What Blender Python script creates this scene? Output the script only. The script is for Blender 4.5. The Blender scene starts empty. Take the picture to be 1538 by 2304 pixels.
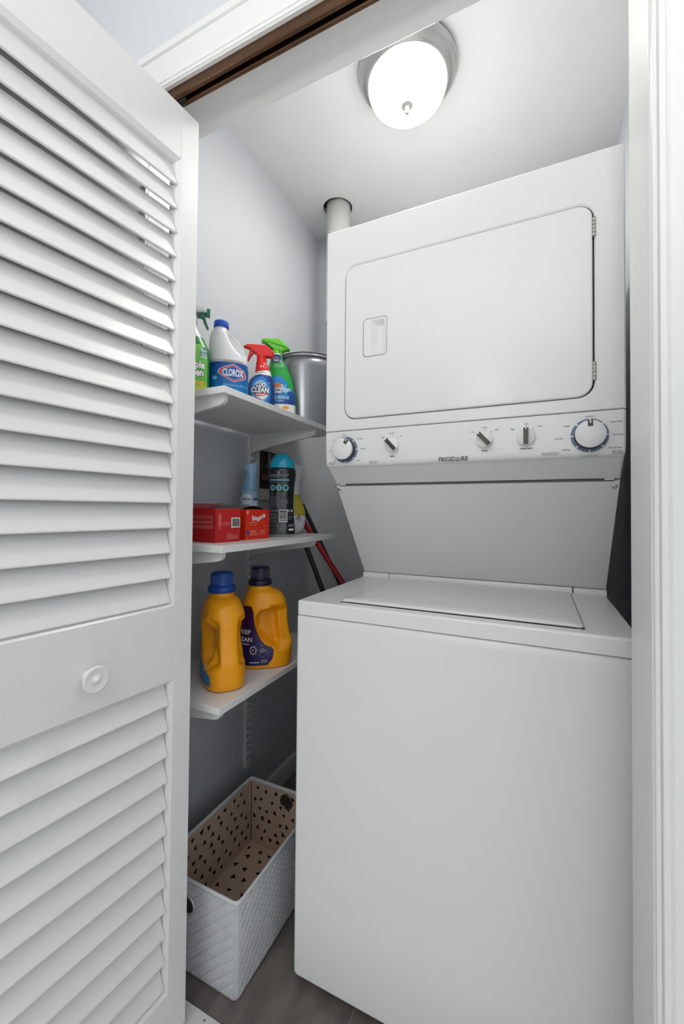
import bpy, math, random
from math import sin, cos, pi, radians
from mathutils import Vector, Matrix
random.seed(7)

# ------------------------------------------------------------------ camera, world, lights, exposure
SC = bpy.context.scene
COL = SC.collection
LIFT = 1.129          # everything is laid out about the camera's eye; lifted at the end so the floor is z = 0
cam_d = bpy.data.cameras.new('camera'); cam = bpy.data.objects.new('camera', cam_d); COL.objects.link(cam)
cam_d.sensor_fit = 'HORIZONTAL'; cam_d.sensor_width = 36.0
cam_d.lens = 936.15 / 1538 * 36; cam_d.shift_y = -0.014635; cam_d.clip_start = 0.02
_r = Vector((.9043, .4268, .0086)).normalized(); _f = Vector((-.4269, .9041, .0194)).normalized(); _u = _r.cross(_f)
cam.matrix_world = Matrix(((_r.x, _u.x, -_f.x, 0), (_r.y, _u.y, -_f.y, 0), (_r.z, _u.z, -_f.z, 0), (0, 0, 0, 1)))
SC.camera = cam
W = bpy.data.worlds.new('world'); SC.world = W; W.use_nodes = True
W.node_tree.nodes['Background'].inputs[0].default_value = (.85, .92, 1, 1)
W.node_tree.nodes['Background'].inputs[1].default_value = 0.1
SC.view_settings.view_transform = 'Standard'; SC.view_settings.look = 'None'
SC.view_settings.gamma = 1.0; SC.view_settings.use_curve_mapping = False
SC.view_settings.exposure = 0.13
CLOSET_GLASS = 65.0      # emission of the closet fixture's glass
HALL_GLASS = 50.0       # emission of the hall fixture's glass
def area(name, loc, rot, sx, sy, energy, col):
    l = bpy.data.lights.new(name, 'AREA'); l.shape = 'RECTANGLE'; l.size = sx; l.size_y = sy; l.energy = energy; l.color = col
    o = bpy.data.objects.new(name, l); COL.objects.link(o); o.location = loc; o.rotation_euler = rot; return o
# daylight from the hall's window behind the camera
area('hall_window_light', (-.1, -2.9, .15), (radians(90), 0, 0), 2.2, 1.9, 7, (.84, .92, 1))
area('bounce_fill_light', (-.05, -1.05, .35), (radians(180 - 8), 0, 0), .3, .3, 31, (1, .982, .95))  # added uplight, stands in for flash bounced off the hall ceiling
area('side_fill_light', (1.45, -1.0, .1), (0, radians(90), 0), 1.7, 2.4, 8, (.86, .93, 1))  # added fill from the right for the louvred door; no window there

# ------------------------------------------------------------------ materials
def lin(c): c /= 255; return c / 12.92 if c <= .04045 else ((c + .055) / 1.055) ** 2.4
def S(r, g, b): return (lin(r), lin(g), lin(b), 1)
MATS = {}
def mat(name, col, rough=.5, metal=0, noise=0, nscale=8, bump=0, bscale=60, coat=0, emit=None, estr=0, trans=0, stretch=None, col2=None, spec=None):
    if name in MATS: return MATS[name]
    m = bpy.data.materials.new(name); m.use_nodes = True; nt = m.node_tree; b = nt.nodes['Principled BSDF']
    b.inputs['Base Color'].default_value = col; b.inputs['Roughness'].default_value = rough; b.inputs['Metallic'].default_value = metal
    if coat: b.inputs['Coat Weight'].default_value = coat; b.inputs['Coat Roughness'].default_value = .08
    if spec is not None: b.inputs['Specular IOR Level'].default_value = spec
    if trans: b.inputs['Transmission Weight'].default_value = trans
    if emit: b.inputs['Emission Color'].default_value = emit; b.inputs['Emission Strength'].default_value = estr
    tc = nt.nodes.new('ShaderNodeTexCoord'); mp = nt.nodes.new('ShaderNodeMapping'); nt.links.new(tc.outputs['Object'], mp.inputs[0])
    if stretch: mp.inputs['Scale'].default_value = stretch
    if noise:
        n = nt.nodes.new('ShaderNodeTexNoise'); n.inputs['Scale'].default_value = nscale; n.inputs['Detail'].default_value = 6
        nt.links.new(mp.outputs[0], n.inputs[0])
        r = nt.nodes.new('ShaderNodeValToRGB'); nt.links.new(n.outputs[0], r.inputs[0])
        c2 = col2 or tuple(min(1, c * (1 - noise)) for c in col[:3]) + (1,)
        r.color_ramp.elements[0].position = .35; r.color_ramp.elements[1].position = .65
        r.color_ramp.elements[0].color = c2; r.color_ramp.elements[1].color = col
        nt.links.new(r.outputs[0], b.inputs['Base Color'])
    if bump:
        n2 = nt.nodes.new('ShaderNodeTexNoise'); n2.inputs['Scale'].default_value = bscale; n2.inputs['Detail'].default_value = 4
        nt.links.new(mp.outputs[0], n2.inputs[0])
        bp = nt.nodes.new('ShaderNodeBump'); bp.inputs['Strength'].default_value = bump; bp.inputs['Distance'].default_value = .002
        nt.links.new(n2.outputs[0], bp.inputs['Height']); nt.links.new(bp.outputs[0], b.inputs['Normal'])
    MATS[name] = m; return m
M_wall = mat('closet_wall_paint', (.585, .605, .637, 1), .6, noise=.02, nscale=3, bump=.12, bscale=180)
M_ceil = mat('ceiling_paint', (.77, .78, .785, 1), .8, noise=.015, nscale=3, bump=.15, bscale=220)
M_hall = mat('hall_wall_paint', (.68, .70, .73, 1), .6, noise=.02, nscale=3, bump=.12, bscale=180)
M_trim = mat('trim_gloss_paint', (.85, .85, .84, 1), .28, noise=.02, nscale=6, bump=.25, bscale=22, stretch=(8, 8, 1))
M_trimh = mat('head_trim_paint', (.80, .80, .79, 1), .3, noise=.02, nscale=6, bump=.2, bscale=22, stretch=(1, 8, 8))
M_door = mat('door_paint', (.79, .79, .775, 1), .35, noise=.015, nscale=5, bump=.1, bscale=26, stretch=(7, 1, 7))
M_doorv = mat('door_stile_paint', (.79, .79, .775, 1), .33, noise=.015, nscale=5, bump=.12, bscale=26, stretch=(7, 7, 1))
M_appl = mat('appliance_enamel', (.86, .86, .855, 1), .21, noise=.01, nscale=2, bump=.05, bscale=260)
M_plas = mat('appliance_plastic', (.86, .86, .855, 1), .34, noise=.01, nscale=2)
M_dark = mat('appliance_gap', (.02, .02, .02, 1), .7, noise=.1)
M_shelf = mat('shelf_melamine', (.80, .80, .785, 1), .35, noise=.02, nscale=10, bump=.08, bscale=120)
M_brk = mat('bracket_enamel', (.78, .78, .77, 1), .35, noise=.01)
M_slot = mat('slot_black', (.015, .015, .015, 1), .8, noise=.05)
M_bronze = mat('track_bronze', S(104, 76, 56), .34, metal=.85, noise=.2, nscale=12, stretch=(.5, 12, 12))
M_bronzed = mat('track_inside', S(30, 20, 16), .6, metal=.4, noise=.2)
M_tile = mat('floor_tile', S(122, 115, 110), .45, noise=.25, nscale=9, bump=.1, bscale=40, stretch=(3, 1, 1), col2=S(98, 92, 88))
M_htile = mat('hall_floor_tile', S(214, 212, 206), .4, noise=.06, nscale=5, bump=.05, bscale=30)
M_grout = mat('grout', S(160, 158, 154), .9, noise=.1, nscale=40)
M_sill = mat('threshold_paint', S(225, 225, 220), .45, noise=.05, nscale=14)
M_chip = mat('chip_dark', S(90, 88, 80), .8, noise=.2)
M_base = mat('baseboard_paint', (.74, .74, .73, 1), .35, noise=.02, bump=.1)
M_chrome = mat('chrome', (.75, .75, .76, 1), .18, metal=1, noise=.05)
M_nickel = mat('brushed_nickel', S(200, 199, 195), .30, metal=.85, noise=.04, nscale=20)
M_pipe = mat('white_pipe', (.76, .76, .74, 1), .4, noise=.04, nscale=5)
M_string = mat('tag_string', (.65, .65, .6, 1), .7, noise=.1)

# ------------------------------------------------------------------ mesh helpers
class MB:
    def __init__(s): s.v = []; s.f = []; s.sm = []
    def add(s, vs, fs, smooth=False):
        k = len(s.v); s.v += [tuple(v) for v in vs]
        for f in fs: s.f.append(tuple(i + k for i in f)); s.sm.append(smooth)
        return s
    def box(s, x0, x1, y0, y1, z0, z1, b=0):
        if b <= 0:
            vs = [(x, y, z) for z in (z0, z1) for y in (y0, y1) for x in (x0, x1)]
            return s.add(vs, [(0, 2, 3, 1), (4, 5, 7, 6), (0, 1, 5, 4), (2, 6, 7, 3), (0, 4, 6, 2), (1, 3, 7, 5)])
        # chamfered box as vertical loft of bevelled rectangles
        def rc(i, z): return [(x0 + i, y0 + b, z), (x0 + b, y0 + i, z), (x1 - b, y0 + i, z), (x1 - i, y0 + b, z), (x1 - i, y1 - b, z), (x1 - b, y1 - i, z), (x0 + b, y1 - i, z), (x0 + i, y1 - b, z)]
        def rs(z): return [(x0 + b, y0 + b, z)] * 2 + [(x1 - b, y0 + b, z)] * 2 + [(x1 - b, y1 - b, z)] * 2 + [(x0 + b, y1 - b, z)] * 2
        return s.loft([rs(z0), rc(0, z0 + b), rc(0, z1 - b), rs(z1)], caps=True)
    def loft(s, loops, caps=True, smooth=False, closed=True):
        n = len(loops[0]); vs = [p for l in loops for p in l]; fs = []
        for i in range(len(loops) - 1):
            for j in range(n if closed else n - 1):
                a = i * n + j; b = i * n + (j + 1) % n; fs.append((a, b, b + n, a + n))
        s.add(vs, fs, smooth)
        if caps:
            for li, l in ((0, loops[0]), (len(loops) - 1, loops[-1])):
                s.add(l, [tuple(range(n)) if li else tuple(reversed(range(n)))], False)
        return s
    def prism(s, poly, fn, a, b, smooth=False):
        """polygon of 2-D points swept from a to b; fn(p, t) -> xyz"""
        return s.loft([[fn(p, a) for p in poly], [fn(p, b) for p in poly]], True, smooth)
    def lathe(s, prof, c=(0, 0, 0), n=32, axis='z', smooth=True):
        loops = []
        for r, h in prof:
            l = []
            for k in range(n):
                t = 2 * pi * k / n; a, b = r * cos(t), r * sin(t)
                l.append({'z': (c[0] + a, c[1] + b, c[2] + h), 'y': (c[0] + a, c[1] + h, c[2] + b), 'x': (c[0] + h, c[1] + a, c[2] + b)}[axis])
            loops.append(l)
        return s.loft(loops, False, smooth)
    def tube(s, pts, r, n=10, caps=True):
        pts = [Vector(p) for p in pts]; loops = []
        for i, p in enumerate(pts):
            t = (pts[min(i + 1, len(pts) - 1)] - pts[max(i - 1, 0)]).normalized()
            ref = Vector((0, 0, 1)) if abs(t.z) < .9 else Vector((1, 0, 0))
            u = t.cross(ref).normalized(); w = t.cross(u)
            rr = r[i] if isinstance(r, (list, tuple)) else r
            loops.append([tuple(p + u * cos(2 * pi * k / n) * rr + w * sin(2 * pi * k / n) * rr) for k in range(n)])
        return s.loft(loops, caps, True)
    def build(s, name, m, parent=None, off=None, **props):
        me = bpy.data.meshes.new(name)
        o_ = off if off is not None else ((parent.get('_o') if parent is not None and '_o' in parent else (0, 0, 0)))
        me.from_pydata([(a - o_[0], b - o_[1], c - o_[2]) for a, b, c in s.v], [], s.f)
        me.polygons.foreach_set('use_smooth', s.sm); me.validate(); me.update()
        ms = m if isinstance(m, (list, tuple)) else [m]
        for x in ms: me.materials.append(x)
        ob = bpy.data.objects.new(name, me); COL.objects.link(ob)
        if parent is not None: ob.parent = parent
        for k, v in props.items(): ob[k] = v
        return ob
def wchild(mb, name, m, parent, origin, **p): return mb.build(name, m, parent, origin, **p)
def empty(name, loc, rz=0, label=None, cat=None, group=None, kind=None):
    o = bpy.data.objects.new(name, None); COL.objects.link(o); o.location = loc; o.rotation_euler = (0, 0, rz); o.empty_display_size = .05
    if label: o['label'] = label
    if cat: o['category'] = cat
    if group: o['group'] = group
    if kind: o['kind'] = kind
    return o
def rrect(x0, x1, z0, z1, r, n=6):
    out = []
    rs = r if isinstance(r, (list, tuple)) else (r, r, r, r)   # BL, BR, TR, TL
    for (cx, cz, a0, q) in ((x0, z0, pi, 0), (x1, z0, 1.5 * pi, 1), (x1, z1, 0, 2), (x0, z1, .5 * pi, 3)):
        rr = rs[q]; px = cx + (rr if q in (0, 3) else -rr); pz = cz + (rr if q in (0, 1) else -rr)
        for k in range(n + 1):
            t = a0 + (pi / 2) * k / n; out.append((px + rr * cos(t), pz + rr * sin(t)))
    return out
def slabY(mb, x0, x1, z0, z1, r, y0, y1, bev, n=6, top=None, smooth=False):
    """rounded slab with its front at y0 and rolled front edges"""
    L = []
    L.append([(a, y1, c) for a, c in rrect(x0, x1, z0, z1, r, n)])
    for k in range(5):
        t = pi / 2 * k / 4; i = bev * (1 - cos(t)); y = y0 + bev * (1 - sin(t)); ii = (top or bev) * (1 - cos(t))
        rr = tuple(max(.0004, q - i) for q in (r if isinstance(r, (tuple, list)) else (r,) * 4))
        L.append([(a, y, c) for a, c in rrect(x0 + i, x1 - i, z0 + i, z1 - ii, rr, n)])
    return mb.loft(L, True, smooth)
def ring(mb, outer, inner, fn, a, b):
    """plate with a hole; outer and inner have equal counts; fn(p, t) -> xyz"""
    n = len(outer)
    O0 = [fn(p, a) for p in outer]; I0 = [fn(p, a) for p in inner]; O1 = [fn(p, b) for p in outer]; I1 = [fn(p, b) for p in inner]
    mb.loft([O1, O0, I0, I1, O1], False)
    return mb
def match_rect(x0, x1, z0, z1, n=6):
    """square-cornered loop with the same point count as rrect"""
    out = []
    for q, (cx, cz) in enumerate(((x0, z0), (x1, z0), (x1, z1), (x0, z1))): out += [(cx, cz)] * (n + 1)
    return out
TXT = {}
def text_geo(s, size=1.0, bold=0, shear=0, align='CENTER', sx=1.0):
    key = (s, bold, shear, align)
    if key not in TXT:
        cu = bpy.data.curves.new('t', 'FONT'); cu.body = s; cu.size = 1; cu.align_x = align; cu.offset = bold; cu.shear = shear; cu.resolution_u = 3
        o = bpy.data.objects.new('t', cu); COL.objects.link(o)
        dg = bpy.context.evaluated_depsgraph_get(); dg.update()
        me = bpy.data.meshes.new_from_object(o.evaluated_get(dg))
        TXT[key] = ([(v.co.x, v.co.y) for v in me.vertices], [tuple(p.vertices) for p in me.polygons])
        bpy.data.objects.remove(o); bpy.data.meshes.remove(me); bpy.data.curves.remove(cu)
    vs, fs = TXT[key]
    return [(x * size * sx, y * size) for x, y in vs], fs
def put_text(mb, s, fn, x, z, size, bold=0, shear=0, align='CENTER', sx=1.0, rot=0):
    vs, fs = text_geo(s, size, bold, shear, align, sx)
    c, q = cos(rot), sin(rot)
    mb.add([fn(x + a * c - b * q, z + a * q + b * c) for a, b in vs], fs)

# ------------------------------------------------------------------ room shell
FL = -1.129; CE = 1.31; XL, XR = -.96, .249; YB = 1.752
YF, YJ, YR = .635, .650, .766          # casing face, wall face, back of the front wall
JL, JR, JH = -.845, .128, .921         # opening
HX0, HX1, HY0 = -1.9, 1.5, -3.0
def struct(name, mb, m): return mb.build(name, m, kind='structure')
# floor slab with tiles
fl = struct('floor', MB().box(HX0 - .1, HX1 + .1, HY0 - .1, YB + .1, FL - .08, FL - .003), M_grout)
def tile_mb(w, d): return MB().box(0, w, 0, d, FL - .003, FL, .0012)
TW, TD, G = .60, .60, .003
proto = {}
x0t = -.378 - 2 * TW
def put_tile(x0, x1, y0, y1, m=M_tile):
    k = (round(x1 - x0, 4), round(y1 - y0, 4), m.name)
    if k not in proto:
        o = tile_mb(x1 - x0, y1 - y0).build('tile', m, fl); proto[k] = o
    else:
        o = proto[k].copy(); COL.objects.link(o); o.parent = fl
    o.location = (x0, y0, 0)
for i in range(-2, 8):
    a = x0t + i * TW + G / 2; b = a + TW - G
    if a < XL - .05 or a > XR: pass
    # closet field
    aa, bb = max(a, XL), min(b, XR)
    if bb - aa > .02:
        for (y0, y1) in ((.737, 1.30), (1.303, YB)): put_tile(aa, bb, y0, y1)
for i in range(-4, 8):
    a = x0t + i * TW + G / 2; b = a + TW - G
    for j in range(6):
        y1 = .57 - j * (TD); put_tile(a, b, y1 - TD + G, y1, M_htile)
struct('trim_1', MB().box(JL, JR, .575, .735, FL - .003, FL + .004, .002), M_sill)
ch = MB()
for (x, y, s_) in ((-.665, .722, .0022), (-.652, .71, .0018), (-.645, .7, .002), (-.638, .704, .003), (-.641, .697, .0025), (-.632, .702, .0018), (-.628, .69, .0026)):
    ch.add([(x - s_, y - s_ * .5, FL + .0044), (x + s_ * .6, y - s_, FL + .0044), (x + s_, y + s_ * 1.8, FL + .0044), (x - s_ * .4, y + s_, FL + .0044)], [(0, 1, 2, 3)])
ch.build('paint_chip', M_chip, bpy.data.objects['trim_1'], kind='stuff')
struct('wall_left', MB().box(XL - .1, XL, YR, YB + .1, FL - .003, CE), M_wall)
struct('wall_right', MB().box(XR, XR + .1, YR, YB + .1, FL - .003, CE), M_wall)
struct('wall_back', MB().box(XL, XR, YB, YB + .1, FL - .003, CE), M_wall)
# closet ceiling with a round hole for the vent pipe
PX, PY = -.783, 1.598
N = 32
def circ(cx, cy, r, n=N, a0=-.75 * pi): return [(cx + r * cos(a0 + 2 * pi * k / n), cy + r * sin(a0 + 2 * pi * k / n)) for k in range(n)]
def sqr(x0, x1, y0, y1, n=N):
    q = n // 4; out = []
    for (a, b) in (((x0, y0), (x1, y0)), ((x1, y0), (x1, y1)), ((x1, y1), (x0, y1)), ((x0, y1), (x0, y0))):
        for k in range(q): t = k / q; out.append((a[0] + (b[0] - a[0]) * t, a[1] + (b[1] - a[1]) * t))
    return out
mb = MB()
ring(mb, sqr(-.93, XR + .1, 1.42, YB + .1), circ(PX - .004, PY, .063), lambda p, t: (p[0], p[1], t), CE, CE + .02)
mb.box(XL - .1, -.93, 1.42, YB + .1, CE, CE + .02); mb.box(XL - .1, XR + .1, YR, 1.42, CE, CE + .02)
mb.box(PX - .1, PX + .1, PY - .1, PY + .1, CE + .12, CE + .13)
for (a, b, c, d) in ((PX - .1, PX - .09, PY - .1, PY + .1), (PX + .09, PX + .1, PY - .1, PY + .1), (PX - .1, PX + .1, PY - .1, PY - .09), (PX - .1, PX + .1, PY + .09, PY + .1)): mb.box(a, b, c, d, CE + .02, CE + .12)
struct('ceiling', mb, M_ceil)
# front wall with the opening
mb = MB()
mb.box(HX0, JL - .018, YJ, YR, FL - .003, CE); mb.box(JR + .018, HX1, YJ, YR, FL - .003, CE); mb.box(JL - .018, JR + .018, YJ, YR, JH + .018, CE)
struct('wall_front', mb, M_hall)
struct('hall_ceiling', MB().box(HX0 - .1, HX1 + .1, HY0 - .1, YR, CE, CE + .05), M_ceil)
struct('wall_hall_left', MB().box(HX0 - .1, HX0, HY0, YJ, FL - .003, CE), M_hall)
struct('wall_hall_right', MB().box(HX1, HX1 + .1, HY0, YJ, FL - .003, CE), M_hall)
struct('wall_hall_back', MB().box(HX0 - .1, HX1 + .1, HY0 - .1, HY0, FL - .003, CE), M_hall)
# jambs
def jamb(name, b, m): struct(name, b, m)
jamb('trim_2', MB().box(JR, JR + .018, YF + .004, YR + .001, FL, JH + .018, .0015), M_trim)
jamb('trim_3', MB().box(JL - .018, JL, YF + .004, YR + .001, FL, JH + .018, .0015), M_trim)
jamb('trim_4', MB().box(JL, JR, YF + .004, YR + .001, JH, JH + .018, .001), M_trimh)
# casing: profile (distance from opening, y)
CP = [(.001, YJ), (.001, YF + .005), (.003, YF + .001), (.007, YF - .0005), (.0085, YF + .0025), (.010, YF - .001), (.016, YF - .002), (.0185, YF + .0015), (.021, YF), (.069, YF - .001), (.071, YF + .0015), (.073, YF - .0045), (.087, YF - .0055), (.089, YF - .003), (.089, YJ)]
def casing(name, fn, a, b, m):
    mb = MB(); mb.loft([[fn(p, a(p)) for p in CP], [fn(p, b(p)) for p in CP]], True); struct(name, mb, m)
casing('trim_5', lambda p, t: (JR + p[0], p[1], t), lambda p: FL, lambda p: JH + p[0], M_trim)
casing('trim_6', lambda p, t: (JL - p[0], p[1], t), lambda p: FL, lambda p: JH + p[0], M_trim)
casing('trim_7', lambda p, t: (t, p[1], JH + p[0]), lambda p: JL - p[0], lambda p: JR + p[0], M_trimh)
# closet baseboards
BPf = [(0, 0), (.012, 0), (.012, .052), (.0095, .06), (.0095, .066), (.005, .074), (0, .077)]
def bboard(name, fn, a, b):
    struct(name, MB().prism(BPf, fn, a, b), M_base)
bboard('baseboard_left', lambda p, t: (XL + p[0], t, FL + p[1]), YR, YB)
bboard('baseboard_back', lambda p, t: (t, YB - p[0], FL + p[1]), XL + .012, XR)
bboard('baseboard_right', lambda p, t: (XR - p[0], t, FL + p[1]), YR, YB - .012)
# small drywall screw near the top corner
t = empty('screw', (-.945, YB, 1.255), 0, 'tiny metal screw head in the back wall just under the ceiling corner', 'screw')
MB().lathe([(0, -.004), (.003, -.004), (.0045, -.0015), (.0045, 0)], axis='y', n=12).build('screw_head', M_chrome, t)

# ------------------------------------------------------------------ ceiling fixture builder
def light_fixture(loc, label, strength, R_=.144, side=.05):
    t = empty('ceiling_light', loc, 0, label, 'ceiling light')
    MB().lathe([(R_ - .006, 0), (R_ - .002, -.004), (R_ - .002, -.007)], n=64).build('gasket', M_slot, t)
    MB().lathe([(R_ - .004, -.006), (R_, -.008), (R_ + .001, -.014), (R_ - .003, -.02), (R_ - .012, -.026), (R_ - .0125, -.031), (R_ - .017, -.0325), (R_ - .0175, -.038), (R_ - .022, -.0395), (R_ - .0225, -.045), (R_ - .027, -.0485), (R_ - .031, -.048), (R_ - .034, -.044)], n=64).build('pan', M_nickel, t)
    g = mat('frosted_glass_%d' % int(strength * 10), (.9, .9, .88, 1), .3, noise=.01, emit=(1, .968, .912, 1), estr=strength)
    # emission shaped by slope, cut on the steep sides to spare the ceiling
    nt = g.node_tree; gn = nt.nodes.new('ShaderNodeNewGeometry'); sx_ = nt.nodes.new('ShaderNodeSeparateXYZ'); m1 = nt.nodes.new('ShaderNodeMapRange')
    nt.links.new(gn.outputs['Normal'], sx_.inputs[0]); nt.links.new(sx_.outputs[2], m1.inputs[0])
    m1.inputs[1].default_value = -.95; m1.inputs[2].default_value = -.45; m1.inputs[3].default_value = strength; m1.inputs[4].default_value = strength * side
    nt.links.new(m1.outputs[0], nt.nodes['Principled BSDF'].inputs['Emission Strength'])
    pr = []
    Rg = R_ - .029
    for k in range(13):
        a = pi / 2 * k / 12; pr.append((Rg * cos(a) ** .62, -.048 - .062 * sin(a) ** 1.0))
    MB().lathe(pr, n=64).build('glass_dome', g, t)
    MB().lathe([(0, -.107), (.0165, -.1085), (.0172, -.1100), (.0165, -.1112), (.0060, -.1116), (.0055, -.124), (.0066, -.127), (.0062, -.132), (.0030, -.1345), (0, -.1345)], n=28).build('finial', mat('finial_metal', S(160, 160, 158), .5, noise=.04), t)
    return t
light_fixture((-.352, 1.174, CE), 'round flush ceiling light with frosted glass dome and nickel pan over the washer', CLOSET_GLASS)
light_fixture((-.47, -2.3, CE), 'round flush ceiling light on the hall ceiling outside the closet', HALL_GLASS, side=.45)

# vent pipe
t = empty('vent_pipe', (PX, PY, 0), 0, 'white round vent pipe rising behind the dryer through a hole in the ceiling', 'pipe')
MB().lathe([(.0515, .80), (.0515, CE + .10), (.049, CE + .10), (.049, .80), (.0515, .80)], n=40).build('pipe', M_pipe, t)
pts = [(0, 0, .81)]
for k in range(1, 9):
    a = pi / 2 * k / 8; pts.append((.085 * (1 - cos(a)), .09 * sin(a / 1) * (1 - cos(a)) , .80 - .085 * sin(a)))
pts += [(.14, .090, .712), (.42, .090, .712)]
MB().tube(pts, .049, 28).build('elbow_duct', M_pipe, t)
MB().lathe([(.0515, .80), (.0535, .803), (.0535, .835), (.0515, .838)], n=40).build('collar', M_pipe, t)

# ------------------------------------------------------------------ bifold track
t = empty('bifold_track', (JL, .66, JH), 0, 'brown bronze metal door track screwed under the closet opening head', 'track')
O_ = (JL, .66, JH)
Pf = [(.647, JH), (.647, .9005), (.6485, .8985), (.6545, .8985), (.6558, .900), (.6558, .9035), (.6545, .9035), (.654, .902), (.6495, .902), (.6488, .917), (.6722, .917), (.6715, .902), (.667, .902), (.6665, .9035), (.6652, .9035), (.6652, .900), (.6665, .8985), (.668, .8992), (.670, .8992), (.671, .8985), (.6725, .8985), (.674, .9005), (.674, JH)]
wchild(MB().prism(Pf, lambda p, t: (t, p[0], p[1]), JL + .001, JR - .001), 'channel', M_bronze, t, O_)
wchild(MB().box(JL + .002, JR - .002, .6495, .6712, .9162, .9172), 'channel_shade', M_bronzed, t, O_)  # dark sheet stands in for the shade inside the track
wchild(MB().box(-.722, -.700, .6568, .6644, .896, .9145, .001), 'pivot_guide', M_slot, t, O_)

# ------------------------------------------------------------------ louvred bifold door
DW, DT = .460, .028
ZT, ZB = .872, -1.112
op1 = (-.205, .755); op2 = (-1.010, -.362)
def slat_mb():
    P = []
    y0, y1 = -DW + .0545, -.0545
    # cross-section (x, z): rounded nose at the bottom front
    prof = [(-.0035, 0.0), (-.0018, .0012), (-.0018, .0032), (-.0225, .0565), (-.0275, .0565), (-.0285, .055), (-.0095, .0035), (-.0075, .0005)]
    return MB().prism(prof, lambda p, t: (p[0], t, p[1]), y0, y1)
def make_leaf(name, loc, rz, knob):
    d = empty(name, loc, rz, kind='structure')
    o = (0, 0, ZB)
    def fr(nm, y0, y1, z0, z1, m=M_door): MB().box(-DT, 0, y0, y1, z0 - ZB, z1 - ZB, .0012).build(nm, m, d)
    SW = .0465
    fr('stile', -SW, 0, ZB, ZT, M_doorv); fr('stile', -DW, -DW + SW, ZB, ZT, M_doorv)
    fr('rail', -DW + SW, -SW, op1[1], ZT); fr('rail', -DW + SW, -SW, op2[1], op1[0]); fr('rail', -DW + SW, -SW, ZB, op2[0])
    for (z0, z1) in (op1, op2):
        def rc(i, x): return [(x, -DW + SW + i, z0 - ZB + i), (x, -SW - i, z0 - ZB + i), (x, -SW - i, z1 - ZB - i), (x, -DW + SW + i, z1 - ZB - i)]
        MB().loft([rc(0, -.001), rc(.0062, -.0075), rc(.0068, -.0085), rc(.0068, -DT + .001), rc(0, -DT + .001)], False).build('bead', M_door, d)
    s0 = None
    zs = [.695 - k * .0526 for k in range(18)] + [-.4125 - k * .0532 for k in range(12)]
    for z in zs:
        if s0 is None: s0 = slat_mb().build('slat', M_door, d); s = s0
        else: s = s0.copy(); COL.objects.link(s); s.parent = d
        s.location = (0, 0, z - ZB)
    if knob:
        MB().lathe([(0, .0315), (.0022, .0315), (.0036, .029), (.0055, .0268), (.010, .0252), (.0165, .0262), (.0205, .0278), (.0228, .0268), (.0232, .0245), (.021, .0215), (.014, .0165), (.009, .011), (.0085, .004), (.011, 0)], c=(0, -.219, -.296 - ZB), n=36, axis='x').build('knob', mat('knob_paint', (.80, .80, .79, 1), .35, noise=.01), d)
    return d
A = math.atan2(.0987, .995)
make_leaf('door_1', (-.693, .695, ZB), -A, True)
near = Vector((-.693, .695)) - Vector((.0987, .995)) * DW
d2 = make_leaf('door_2', (near.x - .0595, near.y, ZB), pi + radians(4.2), False)

# ------------------------------------------------------------------ stacked washer and dryer
UX0, UX1 = -.529, .162; UB = 1.60; WO = (-.1835, 1.24, FL)
u = empty('stacked_washer_dryer', WO, 0, 'white stacked washer and dryer unit standing on the closet floor', 'laundry machine')
def U(mb, name, m, par=None, **p): return mb.build(name, m, par or u, WO, **p)
WY = .870
mb = MB(); mb.box(UX0 + .003, UX1 - .003, WY + .028, UB, -1.098, -.256); U(mb, 'washer_body', M_appl)
mb = MB(); slabY(mb, UX0, UX1, -1.106, -.2545, (.012, .012, .004, .004), WY, WY + .03, .006, top=.016, smooth=True); U(mb, 'washer_front', M_appl)
fc = MB().lathe([(0, 0), (.019, 0), (.020, .003), (.018, .008), (.010, .010), (.008, .034), (0, .034)], n=20)
f0 = None
for (x, y) in ((UX0 + .035, .915), (UX1 - .035, .915), (UX0 + .035, 1.57), (UX1 - .035, 1.57)):
    if f0 is None: f0 = fc.build('levelling_foot', M_plas, u); f = f0
    else: f = f0.copy(); COL.objects.link(f); f.parent = u
    f.location = (x - WO[0], y - WO[1], 0)
# deck with a lid well
DZ0, DZ1 = -.2525, -.219
LX0, LX1, LY0, LY1 = -.4325, .0775, .905, 1.286
mb = MB()
n6 = 6
outer = rrect(UX0, UX1, WY, 1.29, (.008, .008, .002, .002), n6); outi = [(min(max(a, UX0 + .005), UX1 - .005), max(b, WY + .005)) for a, b in outer]
inner = rrect(LX0 - .006, LX1 + .006, LY0 - .007, LY1, (.012, .012, .002, .002), n6); inn2 = [(a + (.004 if a < -.2 else -.004), b + (.003 if b < 1.1 else 0)) for a, b in inner]
Lp = [[(a, b, DZ0) for a, b in outi], [(a, b, DZ0) for a, b in outer], [(a, b, DZ1 - .005) for a, b in outer],
      [(a + (outi[i][0] - a) * .35, b + (outi[i][1] - b) * .35, DZ1 - .0012) for i, (a, b) in enumerate(outer)],
      [(a, b, DZ1) for a, b in outi], [(a, b, DZ1) for a, b in inner], [(a, b, DZ1 - .003) for a, b in inn2], [(a, b, DZ1 - .016) for a, b in inn2]]
mb.loft(Lp, False)
mb.add([(a, b, DZ1 - .016) for a, b in inn2], [tuple(range(len(inn2)))])
U(mb, 'top_deck', M_appl)
mb = MB(); mb.box(LX0 + .022, LX1 - .012, LY0 + .0012, LY0 + .012, DZ1 - .0155, DZ1 + .0036); U(mb, 'lid_gap_shade', M_dark)  # black strip painted in as the shade under the lid's front edge
def lift(a, b): return .0056 * max(0, (LY1 - b) / (LY1 - LY0)) * (1 if LX0 + .012 < a < LX1 - .012 else .55)
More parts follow.
